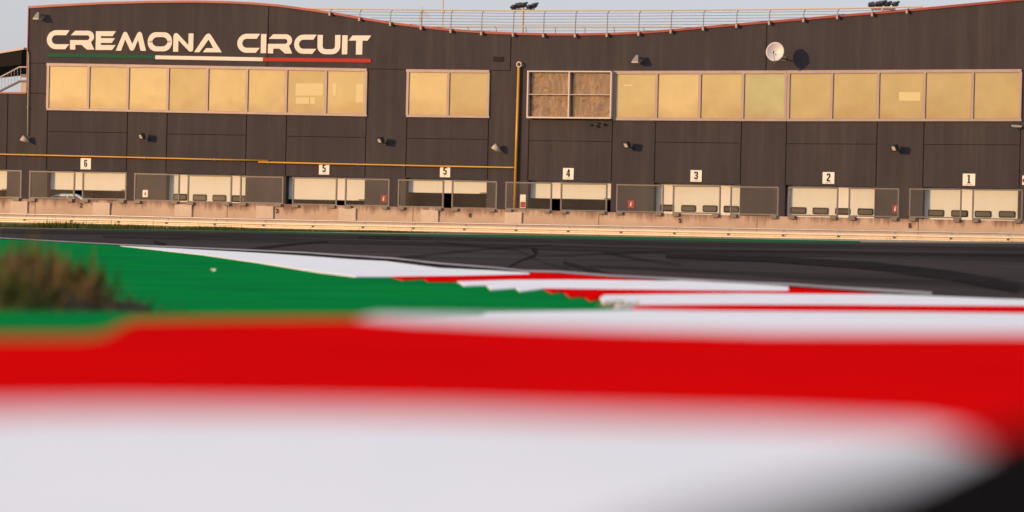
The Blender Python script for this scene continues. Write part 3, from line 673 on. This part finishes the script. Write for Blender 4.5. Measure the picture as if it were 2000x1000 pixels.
# ------------------------------------------------------------------ yellow pipes
def pipe(name, lab, pts, r, mt='yellow', off=.12, cat='pipe', clips=()):
    q = [P(*F(x, y, off), off) for x, y in pts]
    o = thing(name, lab, cat, tuple(q[0]), ROT)
    b = MB(); b.tube(q, r, 10); b.build('tube', M[mt], o, smooth=True)
    for x, y in clips:
        c = MB(); s_, z_ = F(x, y, off); c.box(P(s_, z_, off / 2 + .02), .06, off + .05, r * 2.6, Matrix.Rotation(ROT, 3, 'Z')); c.build('clip', M['greymetal'], o)
    return o
pipe('gas_pipe', 'upper yellow pipe running level across the left end of the building', [(-150, 296.5), (0, 301.3), (130, 304.3), (250, 307.3), (400, 311), (524, 313.8)], .035, clips=[(48, 302.3), (283, 308), (420, 311.4)])
pipe('gas_pipe', 'lower yellow pipe crossing the two number 5 plates to the downpipe', [(505, 316.5), (640, 319.8), (713, 321.3), (860, 324.6), (1000, 327.3), (1004.5, 327.4)], .035, clips=[(524, 317), (700, 321), (790, 323)])
dp = pipe('downpipe', 'vertical yellow downpipe with a grey ring at its top', [(1013.3, 131), (1004.8, 412)], .06, clips=[(1012, 180), (1008, 290), (1005.5, 385)])
rg = MB(); sc, zc_ = F(1014, 126, .14)
rg.tube([P(sc + .11 * math.cos(a), zc_ + .11 * math.sin(a), .14) for a in [i * math.pi / 8 for i in range(17)]], .035, 8); rg.build('ring', M['cream_plastic'], dp, smooth=True)

# ------------------------------------------------------------------ fittings on the facade
RZ = Matrix.Rotation(ROT, 3, 'Z')
def floodlight(x, y, lab):
    s_, z_ = F(x, y, .35)
    t_ = thing('floodlight', lab, 'floodlight', tuple(P(s_, z_ - .1, 0)), ROT, 'square floodlights above the doors')
    a = MB(); a.tube([P(s_ + .1, z_ - .12, 0), P(s_ + .1, z_ - .12, .3)], .025, 8); a.box(P(s_ + .1, z_ - .12, .02), .14, .03, .14, RZ); a.build('bracket', M['darkmetal'], t_)
    R_ = RZ @ Matrix.Rotation(math.radians(-28), 3, 'Z') @ Matrix.Rotation(math.radians(28), 3, 'X')
    c = P(s_, z_, .42)
    h = MB(); h.box(c, .34, .14, .30, R_); h.box(c + R_ @ Vector((0, -.09, .16)), .36, .10, .02, R_)
    for k in range(5): h.box(c + R_ @ Vector((-.14 + .07 * k, .09, 0)), .012, .05, .26, R_)
    h.build('housing', M['darkmetal'], t_, bevel=.01)
    g_ = MB(); g_.box(c + R_ @ Vector((.02, -.075, .02)), .20, .012, .20, R_); g_.build('lens', M['lamp_glass'], t_)
for x, y, lab in ((278, 266, 'dark square floodlight above the yellow pipe, between plate 6 and the double 5 doors'), (744, 274, 'dark square floodlight between the two doors numbered 5'),
                  (1225, 283, 'dark square floodlight between doors 4 and 3'), (1748, 289, 'dark square floodlight between doors 2 and 1')): floodlight(x, y, lab)
def hood_lamp(x, y, lab):
    s_, z_ = F(x, y, .4)
    t_ = thing('hooded_lamp', lab, 'lamp', tuple(P(s_, z_, 0)), ROT, 'hooded lamps high on the wall')
    a = MB(); a.tube([P(s_, z_ + .08, 0), P(s_, z_ + .08, .35)], .03, 8); a.build('arm', M['greymetal'], t_)
    h = MB(); c = P(s_, z_, .4)
    q0 = [c + RZ @ Vector(v_) for v_ in ((-.17, -.14, -.12), (.15, -.14, -.12), (.15, .16, -.12), (-.17, .16, -.12))]
    q1 = [c + RZ @ Vector(v_) for v_ in ((.0, -.04, .17), (.1, -.04, .17), (.1, .06, .17), (.0, .06, .17))]
    h.hexa(q0, q1); h.build('hood', M['greymetal'], t_)
    g_ = MB(); g_.box(c + RZ @ Vector((-.01, 0, -.15)), .30, .28, .05, RZ); g_.build('rim', M['cream_plastic'], t_)
hood_lamp(73, 31, 'small hooded lamp in the upper left corner, left of the CREMONA lettering')
hood_lamp(1242.5, 115, 'small hooded lamp above the golden windows, between downpipe and satellite dish')
def horn(x, y, lab, dx, dz):
    s_, z_ = F(x, y, .3)
    t_ = thing('horn_speaker', lab, 'loudspeaker', tuple(P(s_, z_, 0)), ROT, 'cream horn loudspeakers')
    a = MB(); a.tube([P(s_ + .05, z_ + .1, 0), P(s_ + .05, z_ + .1, .28)], .02, 8); a.build('bracket', M['greymetal'], t_)
    h = MB(); h.tube([P(s_ - dx * .18, z_ - dz * .18, .24), P(s_, z_, .32), P(s_ + dx * .2, z_ + dz * .2, .42)], .05, 14, .15); h.build('horn', M['cream_plastic'], t_, smooth=True)
horn(50, 274, 'cream horn loudspeaker at the foot of the thin conduit on the left corner', -.8, .6)
horn(971, 291.5, 'cream horn loudspeaker left of the yellow downpipe', -.7, .75)
pipe('conduit', 'thin brownish conduit running down the left corner to a loudspeaker', [(55.5, 103), (54.8, 180), (54, 265)], .022, mt='cream_plastic', off=.08, cat='conduit', clips=[(55, 103), (54.6, 210)])
def wall_camera(x, y, lab, mt, ln=.3, hx=-1):
    s_, z_ = F(x, y, .25)
    t_ = thing('security_camera', lab, 'camera', tuple(P(s_, z_, 0)), ROT)
    a = MB(); a.tube([P(s_ - hx * ln * .35, z_ - .02, 0), P(s_ - hx * ln * .35, z_ - .02, .2)], .022, 8); a.box(P(s_ - hx * ln * .35, z_ - .02, .015), .12, .03, .12, RZ); a.build('mount', M[mt], t_)
    h = MB(); h.tube([P(s_ - hx * ln * .5, z_ - .02, .2), P(s_ + hx * ln * .5, z_ + .0, .3)], .06, 12); h.build('housing', M[mt], t_, smooth=False)
    g_ = MB(); g_.tube([P(s_ + hx * ln * .5, z_, .3), P(s_ + hx * ln * .56, z_, .31)], .045, 12); g_.build('lens', M['black'], t_)
wall_camera(1157, 244, 'left and smaller of two dark cameras under the curtained window', 'darkmetal', .10)
wall_camera(1171, 240.5, 'right and higher of two dark cameras under the curtained window', 'darkmetal', .12)
wall_camera(1984, 246.5, 'pale security camera below the right end of the golden windows', 'steel', .36)
# satellite dish
s_, z_ = F(1514.5, 101.5, .95)
dish = thing('satellite_dish', 'pale grey round satellite dish above the greenish window pane', 'satellite dish', tuple(P(s_, z_, 0)), ROT)
R_ = RZ @ Matrix.Rotation(math.radians(6), 3, 'Z') @ Matrix.Rotation(math.radians(-8), 3, 'X')
c = P(s_, z_, .95); b = MB(); rad = .40; rings = []
for side_ in (0, 1):
    for i in range(9):
        r_ = rad * i / 8; yy = -.16 * (r_ / rad) ** 2 + .16 + side_ * .012
        k = len(b.v)
        for a in range(36):
            an = 2 * math.pi * a / 36; b.v.append(tuple(c + R_ @ Vector((r_ * math.cos(an), yy - .08, r_ * 1.06 * math.sin(an)))))
        rings.append(k)
for q in range(17):
    k, l = rings[q], rings[q + 1]
    if q == 8: k, l = rings[8], rings[17]
    for a in range(36):
        bb = (a + 1) % 36; b.f.append([k + a, k + bb, l + bb, l + a])
b.build('reflector', M['dish'], dish, smooth=True)
b = MB(); b.tube([c + R_ @ Vector((0, .06, -.1)), P(s_ + .1, z_ - .25, .4), P(s_ + .1, z_ - .25, 0)], .03, 8); b.box(P(s_ + .1, z_ - .25, .02), .2, .04, .2, RZ); b.build('bracket', M['darkmetal'], dish)
b = MB(); b.tube([c + R_ @ Vector((0, -.02, -.46)), c + R_ @ Vector((.02, -.45, -.12))], .012, 8); b.build('feed_arm', M['greymetal'], dish)
b = MB(); b.tube([c + R_ @ Vector((.02, -.47, -.14)), c + R_ @ Vector((.02, -.40, -.05))], .03, 10); b.box(c + R_ @ Vector((0, -.03, -.49)), .1, .08, .1, R_); b.build('feed_horn', M['darkmetal'], dish)
# extinguisher and warning signs on the piers
for x, y, hw, hh, lab, up in ((284, 378, 5, 7, 'small pale pink safety sign on the pier left of the second door', 0), (750, 388, 5.5, 7, 'small red extinguisher sign on the pier right of the left door 5', 1),
                          (1021.5, 393, 5.5, 13, 'tall white and red notice at the foot of the downpipe', 2), (1233, 399, 6, 7.5, 'small red extinguisher sign on the pier between doors 4 and 3', 1),
                          (1749, 408, 5.5, 7.5, 'small red extinguisher sign on the pier between doors 2 and 1', 1), (1999, 352, 2, 9, 'sliver of a pink sign at the right edge beside door 1', 0)):
    sm, zm = F(x, y); p = thing('safety_sign', lab, 'sign', tuple(P(sm, zm)), ROT, 'safety signs on the piers')
    b = MB(); b.fq(x - hw, x + hw, y - hh, y - hh, y + hh, y + hh, .004, .02); b.build('board', M['plate'] if up != 1 else M['extinguisher_red'], p)
    b = MB()
    if up == 2: b.fq(x - hw + .7, x + hw - .7, y + 1, y + 1, y + hh - 1, y + hh - 1, .02, .024); b.build('lower_panel', M['extinguisher_red'], p)
    elif up == 1:
        b.tube([P(sm, zm - .09, .03), P(sm, zm + .05, .03)], .035, 10); b.tube([P(sm, zm + .05, .03), P(sm + .03, zm + .11, .03)], .015, 8); b.build('pictogram', M['plate'], p)
    else: b.tube([P(sm, zm - .08, .025), P(sm, zm + .06, .025)], .03, 10); b.build('pictogram', M['extinguisher_red'], p)

# ------------------------------------------------------------------ roof railing
def ptop(x):  # px of roof edge
    return lerp_tab(roofpx, x)
rail = thing('roof_railing', 'long horizontal bar railing in the dip of the roof', 'railing', tuple(P(0, 9)), ROT)
posts = [645, 703, 763, 823, 881, 941, 1003, 1062, 1124, 1186, 1248, 1311, 1374, 1439, 1503, 1570, 1636, 1704, 1772]
topr = [(595, 16), (620, 16.8), (700, 17.6), (1000, 20.5), (1250, 20), (1500, 18), (1640, 16.3), (1800, 12.8)]
RO = .10
for x in posts:
    yb = ptop(x); yt = lerp_tab(topr, x + 3)
    sA, zA = F(x, yb + 3, RO); zT = F(x + 3, yt, RO)[1]
    b = MB(); b.tube([P(sA, zA - .02, RO + .05), P(sA, zT - .12, RO), P(sA + .05, zT, RO - .12)], .02, 8); b.build('post', M['greymetal'], rail)
    b = MB(); b.box(P(sA, zA + .0, RO + .05), .08, .10, .15, RZ); b.build('clamp', M['clamp'], rail)
def rail_run(y_off, r, mt, ends):
    pts = []
    for x in range(600, 1801, 25):
        yt = lerp_tab(topr, x) + y_off
        if yt < ptop(x) - 1.0: pts.append(P(*F(x, yt, RO), RO - (.1 if y_off == 0 else 0)))
    if len(pts) > 1:
        b = MB(); b.tube(pts, r, 6); b.build('top_rail' if y_off == 0 else 'wire', M[mt], rail)
rail_run(0, .035, 'cream_plastic', 0)
for k in range(1, 8): rail_run(5.7 * k, .011, 'greymetal', 0)
rr2 = thing('rear_railing', 'low railing seen further back behind the roof dip', 'railing', tuple(P(0, 9, -10)), ROT)
b = MB(); b.tube([P(*F(x, 51.5 + .0012 * (x - 850), -10), -10) for x in (845, 1000, 1150, 1330)], .025, 6); b.build('top_rail', M['cream_plastic'], rr2)
for x in (858, 915, 970, 1028, 1085, 1143, 1200, 1258):
    sA, zA = F(x, 51.5, -10); b = MB(); b.tube([P(sA - .1, zA, -10), P(sA, zA - .12, -10), P(sA, ztop(sA) - .3, -10)], .02, 6); b.build('post', M['greymetal'], rr2)
# floodlight masts far behind
def mast(x, ytop, off, lab, spans):
    s_, z_ = F(x, ytop, off); t_ = thing('floodlight_mast', lab, 'floodlight mast', tuple(P(s_, 0, off)), ROT, 'floodlight masts behind the building')
    b = MB(); b.tube([P(s_, -1, off), P(s_, z_, off)], .11, 10, .06); b.build('pole', M['cream_plastic'], t_)
    b = MB(); xs = [F(a, ytop, off)[0] for a, _ in spans]; b.tube([P(min(xs), z_ - .05, off), P(max(xs), z_ - .05, off)], .05, 8); b.build('crossarm', M['greymetal'], t_)
    for a, dy in spans:
        sa, za = F(a, ytop - dy, off)
        Rr = RZ @ Matrix.Rotation(math.radians(random.choice([-35, 30, 10])), 3, 'Z') @ Matrix.Rotation(math.radians(40), 3, 'X')
        b = MB(); b.tube([P(sa, z_ - .05, off), P(sa, za, off)], .03, 6); b.box(P(sa, za, off), .30, .2, .2, Rr); b.box(P(sa + .1, za + .05, off), .16, .3, .08, Rr)
        b.build('lamp_head', M['darkmetal'], t_)
mast(1021.5, 17, -25, 'floodlight mast whose full stem shows behind the roof dip', [(1003, 3), (1012, 6), (1022, 7), (1034, 3), (1043, 6)])
mast(1724, 15.5, -25, 'floodlight mast mostly hidden behind the rising roof on the right', [(1702, 5.5), (1716, 7), (1723, 9), (1733, 7), (1748, 7)])
# aerials
b = MB(); s_, z_ = F(866, -20, -4); z0 = ztop(s_) - .3
ant = thing('radio_mast', 'thin straight radio mast rising behind the roof railing', 'antenna', tuple(P(s_, z0, -4)), ROT)
b.tube([P(s_, z0, -4), P(s_, z_, -4)], .03, 6); b.build('pole', M['cream_plastic'], ant)
b = MB(); b.box(P(s_, F(866, 23, -4)[1], -4), .12, .12, .14, RZ); b.build('joint_box', M['cream_plastic'], ant)
s_, z_ = F(825, 14, -3); z0 = ztop(s_) - .3
ant = thing('television_aerial', 'branched television aerial left of the thin radio mast', 'antenna', tuple(P(s_, z0, -3)), ROT)
b = MB(); b.tube([P(s_, z0, -3), P(s_, z_, -3)], .02, 6); b.build('pole', M['cream_plastic'], ant)
b = MB(); zc_ = F(825, 28, -3)[1]; b.tube([P(s_ - .15, zc_ + .12, -3.2), P(s_ + .5, zc_ - .12, -2.6)], .014, 6)
for k in range(7):
    ss_ = s_ - .1 + .09 * k; zz = zc_ + .1 - .035 * k
    b.tube([P(ss_, zz - .2 + .015 * k, -3.1 + .07 * k), P(ss_ + .03, zz + .2 - .015 * k, -3.1 + .07 * k)], .009, 5)
for k in range(3): b.tube([P(s_ - .16 - .04 * k, zc_ - .35, -3.2), P(s_ - .14 - .04 * k, zc_ + .2, -3.2)], .009, 5)
b.build('elements', M['cream_plastic'], ant)

# ------------------------------------------------------------------ canopy and stair at the left, behind the low wing
CO = -6
can = thing('canopy', 'dark shed canopy with pale top edge at the far left behind the low wing', 'canopy', tuple(P(-24, 4, CO)), ROT)
b = MB(); b.fq(-150, 54, 126, 93.5, 131, 97.5, -5, .4, pl=CO); b.build('roof_sheet', M['roof_pale'], can)
b = MB(); b.fq(-150, 54, 133, 100.5, 150, 127, -4.8, .6, pl=CO); b.build('fascia', M['black'], can)
st = thing('outside_stair', 'grey stair with thin vertical balusters under the dark canopy', 'stair', tuple(P(-24, 4, -3)), ROT)
SO = -3
def sp(x, y): return P(*F(x, y, SO), SO)
b = MB(); b.tube([sp(-60, 208), sp(0, 178), sp(38, 159), sp(54, 158.5)], .06, 6); b.build('stringer', M['greymetal'], st)
b = MB(); b.tube([sp(-60, 183), sp(0, 151), sp(38, 131), sp(54, 131)], .03, 6); b.build('handrail', M['frame_white'], st)
b = MB()
for k in range(14):
    x = -40 + 6.2 * k; yb_ = lerp_tab([(-60, 208), (0, 178), (38, 159), (54, 158.5)], x); yt_ = lerp_tab([(-60, 183), (0, 151), (38, 131), (54, 131)], x)
    if x < 53: b.tube([sp(x, yb_), sp(x, yt_)], .012, 5)
b.build('balusters', M['steel'], st)
b = MB(); b.fq(41, 54, 159, 159, 184, 184, -.2, 0, pl=SO); b.build('landing_panel', M['greymetal'], st)
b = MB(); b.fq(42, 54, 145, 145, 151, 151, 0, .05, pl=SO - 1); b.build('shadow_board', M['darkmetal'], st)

# ------------------------------------------------------------------ car inside garage 6
def make_car():
    s0, _z = F(186, 380, -2); z0 = ground(*P(s0, 0, -2)[:2]) + .02
    car = thing('parked_car', 'light blue hatchback parked inside the half open garage number 6', 'car', tuple(P(s0, z0, -2)), ROT)
    prof = [(-2.0, .35), (-2.05, .7), (-1.9, 1.05), (-1.75, 1.4), (-1.2, 1.52), (-.2, 1.52), (.6, 1.12), (1.7, .95), (2.0, .75), (2.05, .4)]
    prof = [(a * .95, h) for a, h in prof]
    b = MB(); b.prism([P(s0 + a, z0 + h + .06, -.5) for a, h in prof], N * -1.65); b.build('body', M['car_blue'], car, bevel=.08)
    for pts in ([(-1.55, 1.05), (-1.5, 1.38), (-.75, 1.42), (-.75, 1.05)], [(-.68, 1.05), (-.68, 1.42), (-.2, 1.42), (.4, 1.05)]):
        b = MB(); b.prism([P(s0 + a * .95, z0 + h + .06, -.495) for a, h in pts], N * .01); b.build('side_window', M['door_pane'], car)
    for a in (-1.25, 1.2):
        b = MB(); c_ = P(s0 + a, z0 + .32, -.49); b.tube([c_, c_ - N * .2], .32, 20); wh = b.build('wheel', M['black'], car)
        b = MB(); b.tube([c_ + N * .01, c_], .2, 16); b.build('rim', M['steel'], wh)
    b = MB(); b.box(P(s0 + 1.85, z0 + .85, -.55), .2, .1, .14, RZ); b.build('headlight', M['lamp_glass'], car)
make_car()

# ------------------------------------------------------------------ pit wall
pw = thing('pit_wall', 'long low pinkish concrete pit wall with stained top and painted numbers', 'wall', tuple(P(0, 0, WALL)), ROT)
wt = [(-260, 380.5), (0, 387.5), (250, 391.8), (500, 397.3), (750, 403), (1000, 409.3), (1250, 416), (1500, 422.3), (1750, 427), (2000, 431.5), (2260, 436)]
cuts = [-260, -60, 70, 445, 808, 1171, 1480, 1795, 2260]
b = MB()
xs = sorted(set(list(range(-260, 2261, 60)) + cuts))
for a, c2 in zip(xs, xs[1:]):
    a2 = a + (.6 if a in cuts else 0); c3 = c2 - (.6 if c2 in cuts else 0)
    sa, sb = F(a2, 412, WALL)[0], F(c3, 412, WALL)[0]; za, zb = F(a2, lerp_tab(wt, a2), WALL)[1], F(c3, lerp_tab(wt, c3), WALL)[1]
    b.hexa([P(sa, -1.2, WALL + .12), P(sb, -1.2, WALL + .12), P(sb, zb, WALL + .05), P(sa, za, WALL + .05)],
           [P(sa, -1.2, WALL - .2), P(sb, -1.2, WALL - .2), P(sb, zb, WALL - .1), P(sa, za, WALL - .1)])
b.build('concrete_blocks', M['concrete'], pw)
b = MB()
for a, c2 in zip(xs, xs[1:]):
    sa, sb = F(a, 412, WALL)[0], F(c2, 412, WALL)[0]
    b.hexa([P(sa, -1.2, WALL + .02), P(sb, -1.2, WALL + .02), P(sb, .9, WALL + .02), P(sa, .9, WALL + .02)], [P(sa, -1.2, WALL - .05), P(sb, -1.2, WALL - .05), P(sb, .9, WALL - .05), P(sa, .9, WALL - .05)])
b.build('core', M['joint'], pw)
for x in (23, 184, 344, 503, 664, 825, 988):
    b = MB(); yy = lerp_tab(wt, x) + 5; b.fq(x, x + 33, yy, yy + .8, yy + 24, yy + 24.8, .06, .135, pl=WALL); b.build('repair_patch', M['pale_patch'], pw)
for t_, x, y in (('2', 158, 401), ('3', 541, 412), ('4', 917.5, 420.5), ('5', 1328, 431), ('6', 1777, 440.5)):
    sm, zm = F(x, y, WALL + .1); text_mesh(t_, sm, zm, WALL + .105, .19, 'black', pw, wx=1.1)
# clear screens on the wall
scr = [(-45, 42.5, 331, 332.5, 386.5, 386.8, 'leftmost clear framed screen, cut by the photo edge'),
 (57.5, 146.5, 333.5, 334.8, 387.5, 388.8, 'clear framed screen before left part of half open door 6'),
 (161, 247.5, 335.5, 336.5, 389.5, 390.5, 'clear framed screen before the blue car in garage 6'),
 (262.5, 351, 338, 340, 392, 394, 'clear framed screen before the pale pink safety sign'),
 (366.5, 453, 341.5, 343, 395, 396.5, 'clear framed screen before the middle of the closed door under the upper pipe'),
 (469, 554, 343.5, 345, 396.5, 398.5, 'clear framed screen between the closed windowed door and left door 5'),
 (571.5, 658.5, 346, 347, 400, 401.5, 'clear framed screen before the cream panel of left door 5'),
 (674, 761, 348, 349.5, 402, 403.5, 'clear framed screen before the red sign right of left door 5'),
 (777.5, 867, 350, 351.5, 404.5, 406, 'clear framed screen before left part of the right door 5'),
 (882.5, 971, 352.5, 354, 407, 408.8, 'clear framed screen before right part of the right door 5'),
 (987.5, 1078, 355, 356.5, 409, 411, 'clear framed screen crossed by the yellow downpipe'),
 (1095, 1186, 357.5, 358.5, 412, 413.5, 'clear framed screen before the open lower part of door 4'),
 (1204, 1296, 359.5, 361, 414, 416, 'clear framed screen before the red sign between doors 4 and 3'),
 (1314, 1407.5, 362, 363, 416.5, 418.5, 'clear framed screen before the middle of closed door 3'),
 (1426.5, 1521, 363.5, 364.8, 419, 421, 'clear framed screen between doors 3 and 2'),
 (1540, 1637, 365, 366.3, 421.5, 423, 'clear framed screen before left part of closed door 2'),
 (1657.5, 1756, 366.5, 367.8, 423, 425, 'clear framed screen before right part of door 2 and its red sign'),
 (1776, 1878, 367.8, 368.8, 424.8, 427, 'clear framed screen before left part of closed door 1'),
 (1899, 1997.5, 369.3, 370, 428, 430, 'clear framed screen before right part of closed door 1'),
 (2018, 2118, 370.5, 371, 430.5, 432, 'clear framed screen beyond door 1 at the right photo edge')]
for xl, xr, tl, tr, bl, br, lab in scr:
    sm = F((xl + xr) / 2, 400, WALL)[0]
    if xl > 2000: continue
    t_ = thing('clear_screen', lab, 'screen', tuple(P(sm, 1.05, WALL)), ROT, 'framed clear screens on the pit wall')
    f = MB(); q = 2.6
    f.fq(xl, xr, tl, tr, tl + q, tr + q, -.03, .03, pl=WALL); f.fq(xl, xr, bl - q, br - q, bl, br, -.03, .03, pl=WALL)
    f.fq(xl, xl + q, tl + q + .05, tl + q + .05, bl - q - .05, bl - q - .05, -.03, .03, pl=WALL); f.fq(xr - q, xr, tr + q + .05, tr + q + .05, br - q - .05, br - q - .05, -.03, .03, pl=WALL)
    f.build('frame', M['screen_frame'], t_)
    g_ = MB(); g_.fq(xl + q, xr - q, tl + q, tr + q, bl - q, br - q, -.004, .004, pl=WALL); g_.build('glass', M['screen'], t_)
    for x in (xl + 2, xr - 14):
        ft = MB(); yy = lerp_tab(wt, x); b0 = bl + (br - bl) * (x - xl) / (xr - xl)
        ft.fq(x, x + 12, b0 + .05, b0 + .3, max(yy + 4.5, b0 + 5), max(yy + 4.8, b0 + 5.3), -.14, .17, pl=WALL); ft.build('foot', M['screen_frame'], t_)

# ------------------------------------------------------------------ guardrail
GO = WALL + .9
gt = [(-260, 409), (0, 417.5), (250, 422.5), (500, 428.5), (750, 433.3), (1000, 438), (1250, 442.5), (1500, 447.3), (1750, 451.5), (2000, 456), (2260, 460.5)]
gr = thing('guardrail', 'long low sun-lit metal guardrail in front of the pit wall', 'guardrail', tuple(P(0, 0, GO)), ROT)
xs = list(range(-240, 2241, 40)); gs = [(F(x, 440, GO)[0], F(x, lerp_tab(gt, x), GO)[1]) for x in xs]
b = MB(); b.tube([P(s_, z_, GO - .08) for s_, z_ in gs], .035, 8); b.build('top_rail', M['steel'], gr, smooth=True)
prof = [(0, -.10), (.03, -.115), (.075, -.15), (.075, -.185), (.0, -.235), (.0, -.26), (.075, -.305), (.075, -.345), (.03, -.375), (0, -.39)]
b = MB()
for (sa, za), (sb, zb) in zip(gs, gs[1:]):
    for (o1, h1), (o2, h2) in zip(prof, prof[1:]):
        b.face([P(sa, za + h1, GO + o1), P(sb, zb + h1, GO + o1), P(sb, zb + h2, GO + o2), P(sa, za + h2, GO + o2)])
bo = b.build('beam', M['rail_cream'], gr)
sol = bo.modifiers.new('thickness', 'SOLIDIFY'); sol.thickness = .004
s_ = gs[0][0] + .5
k = 0
while s_ < gs[-1][0]:
    z_ = lerp_tab(gs, s_); gz = ground(*P(s_, 0, GO)[:2])
    b = MB(); b.box(P(s_, (z_ + .04 + gz - .3) / 2, GO - .09), .09, .06, z_ + .04 - gz + .3, RZ); b.build('post', M['greymetal'], gr)
    b = MB(); b.box(P(s_, z_ - .245, GO + .025), .07, .05, .05, RZ)
    if k % 2 == 0: b.box(P(s_ + .16, z_ - .17, GO + .078), .02, .012, .02, RZ); b.box(P(s_ - .16, z_ - .33, GO + .078), .02, .012, .02, RZ)
    b.build('bolt', M['darkmetal'], gr); k += 1
    s_ += 2.28
# ------------------------------------------------------------------ vegetation
def blades(mb, p, h, w_, lean, n=1):
    for _ in range(n):
        a = random.uniform(0, 2 * math.pi); d = Vector((math.cos(a), math.sin(a), 0)); sd_ = Vector((-d.y, d.x, 0)) * w_
        b0 = p + Vector((random.gauss(0, .02), random.gauss(0, .02), 0)); m1 = b0 + d * lean * .35 + Vector((0, 0, h * .6)); t_ = b0 + d * lean + Vector((0, 0, h))
        k = len(mb.v); mb.v += [tuple(v) for v in (b0 - sd_, b0 + sd_, m1 + sd_ * .7, m1 - sd_ * .7, t_)]
        mb.f += [[k, k+1, k+2, k+3], [k+3, k+2, k+4]]
vg = MB()
for i in range(14000):
    x = random.uniform(-60, 860) if i % 5 else random.uniform(860, 2050); s_ = F(x, 440, GO)[0]; off = GO + random.uniform(.1, 2.6 if i % 5 else 1.2)
    dens = .5 + .5 * math.sin(s_ * 1.3) * math.sin(s_ * .37 + 1)
    if random.random() > .35 + .65 * dens: continue
    p = P(s_, 0, off); p.z = ground(p.x, p.y)
    h = random.uniform(.08, .26) * (1 if i % 5 else .28) * max(.45, min(1.1, 1.25 - x / 900)) * (1.0 if x > 420 else 1.15) * (.6 + .6 * dens)
    if random.random() < .006: h *= 2
    blades(vg, p, h, random.uniform(.006, .02), random.uniform(0, .08))
vo = vg.build('verge_grass', M['far_weed'], kind='stuff'); tag(vo, 'ragged low weeds along the foot of the guardrail', 'weeds')
# foreground clump on a soil mound
A_, B_ = G(-110, 621), G(95, 603); ctr = (A_ + B_) / 2; HL = (B_ - A_).length / 2 + .1; HW = .34
ux = (B_ - A_).normalized(); uy = Vector((-ux.y, ux.x, 0))
cl = thing('weed_clump', 'blurred clump of brown and green weeds on a soil mound, left edge', 'weeds', (ctr.x, ctr.y, ground(ctr.x, ctr.y)))
def uv(u, v): return ctr + ux * (u * HL) + uy * (v * HW)
def mound_h(u, v):
    q = u * u + v * v * (1 + .3 * math.sin(u * 9))
    return .05 * max(0, 1 - q) ** .8 * (1 + .35 * math.sin(u * 11 + 1) * math.sin(v * 7)) * (1.25 - .5 * u)
so_ = MB(); NX, NY = 60, 24
for i in range(NX):
    for j in range(NY):
        q = []
        for a, b2 in ((i, j), (i + 1, j), (i + 1, j + 1), (i, j + 1)):
            u, v_ = -1 + 2 * a / NX, -1 + 2 * b2 / NY; p = uv(u, v_)
            h = mound_h(u, v_); q.append((p.x, p.y, ground(p.x, p.y) + (h if h > .001 else -.02)))
        so_.face(q)
so_.build('soil', M['soil'], cl)
g1, g2 = MB(), MB()
tufts = [(random.uniform(-1, 1), random.gauss(0, .45), random.uniform(.4, 1.5), random.random() < .5) for _ in range(90)]
for i in range(5200):
    tu, tv, th_, dry = random.choice(tufts)
    if i % 4 == 0: tu, tv, th_, dry = random.uniform(-1.05, 1.05), random.gauss(0, .55), .5, random.random() < .5
    u = tu + random.gauss(0, .02); v_ = tv + random.gauss(0, .08); p = uv(u, v_)
    p.z = ground(p.x, p.y) + mound_h(u, v_); edge = max(.3, 1 - (u * u * .55 + v_ * v_ * .9)) * (1.1 - .35 * u)
    h = random.uniform(.018, .088) * th_ * edge
    if random.random() < .035: h = random.uniform(.08, .15) * edge
    blades(g2 if dry else g1, p, h, random.uniform(.0015, .005), random.uniform(0, .06))
g1.build('leaves', M['blade'], cl); g2.build('dry_stems', M['dry_blade'], cl)
# small tuft at the kerb tip
p0 = G(1212, 597, .02); tf = thing('weed_tuft', 'small pale green tuft at the pointed tip of the kerb', 'weeds', (p0.x, p0.y, ground(p0.x, p0.y)))
t1, t2 = MB(), MB()
for i in range(160):
    p = Vector((p0.x + random.gauss(0, .03), p0.y + random.gauss(0, .15), ground(p0.x, p0.y) + .01))
    blades(t1 if i % 2 else t2, p, random.uniform(.012, .035), .003, .02)
t1.build('leaves', M['blade'], tf)
M['petal'] = mat('pale_flower', (.62, .58, .42), .6)
t2.build('flower_heads', M['petal'], tf)
# white scrap on the green
p0 = G(417, 529, .02); b = MB()
for k in range(6): b.box((p0.x + random.gauss(0, .006), p0.y + random.gauss(0, .01), ground(p0.x, p0.y) + .022 + random.uniform(0, .008)), .012, .012, .006, Matrix.Rotation(random.random() * 3, 3, 'Z') @ Matrix.Rotation(random.uniform(-.5, .5), 3, 'X'))
tag(b.build('paper_scrap', M['stone']), 'tiny white crumpled scrap lying alone on the green paint', 'litter')
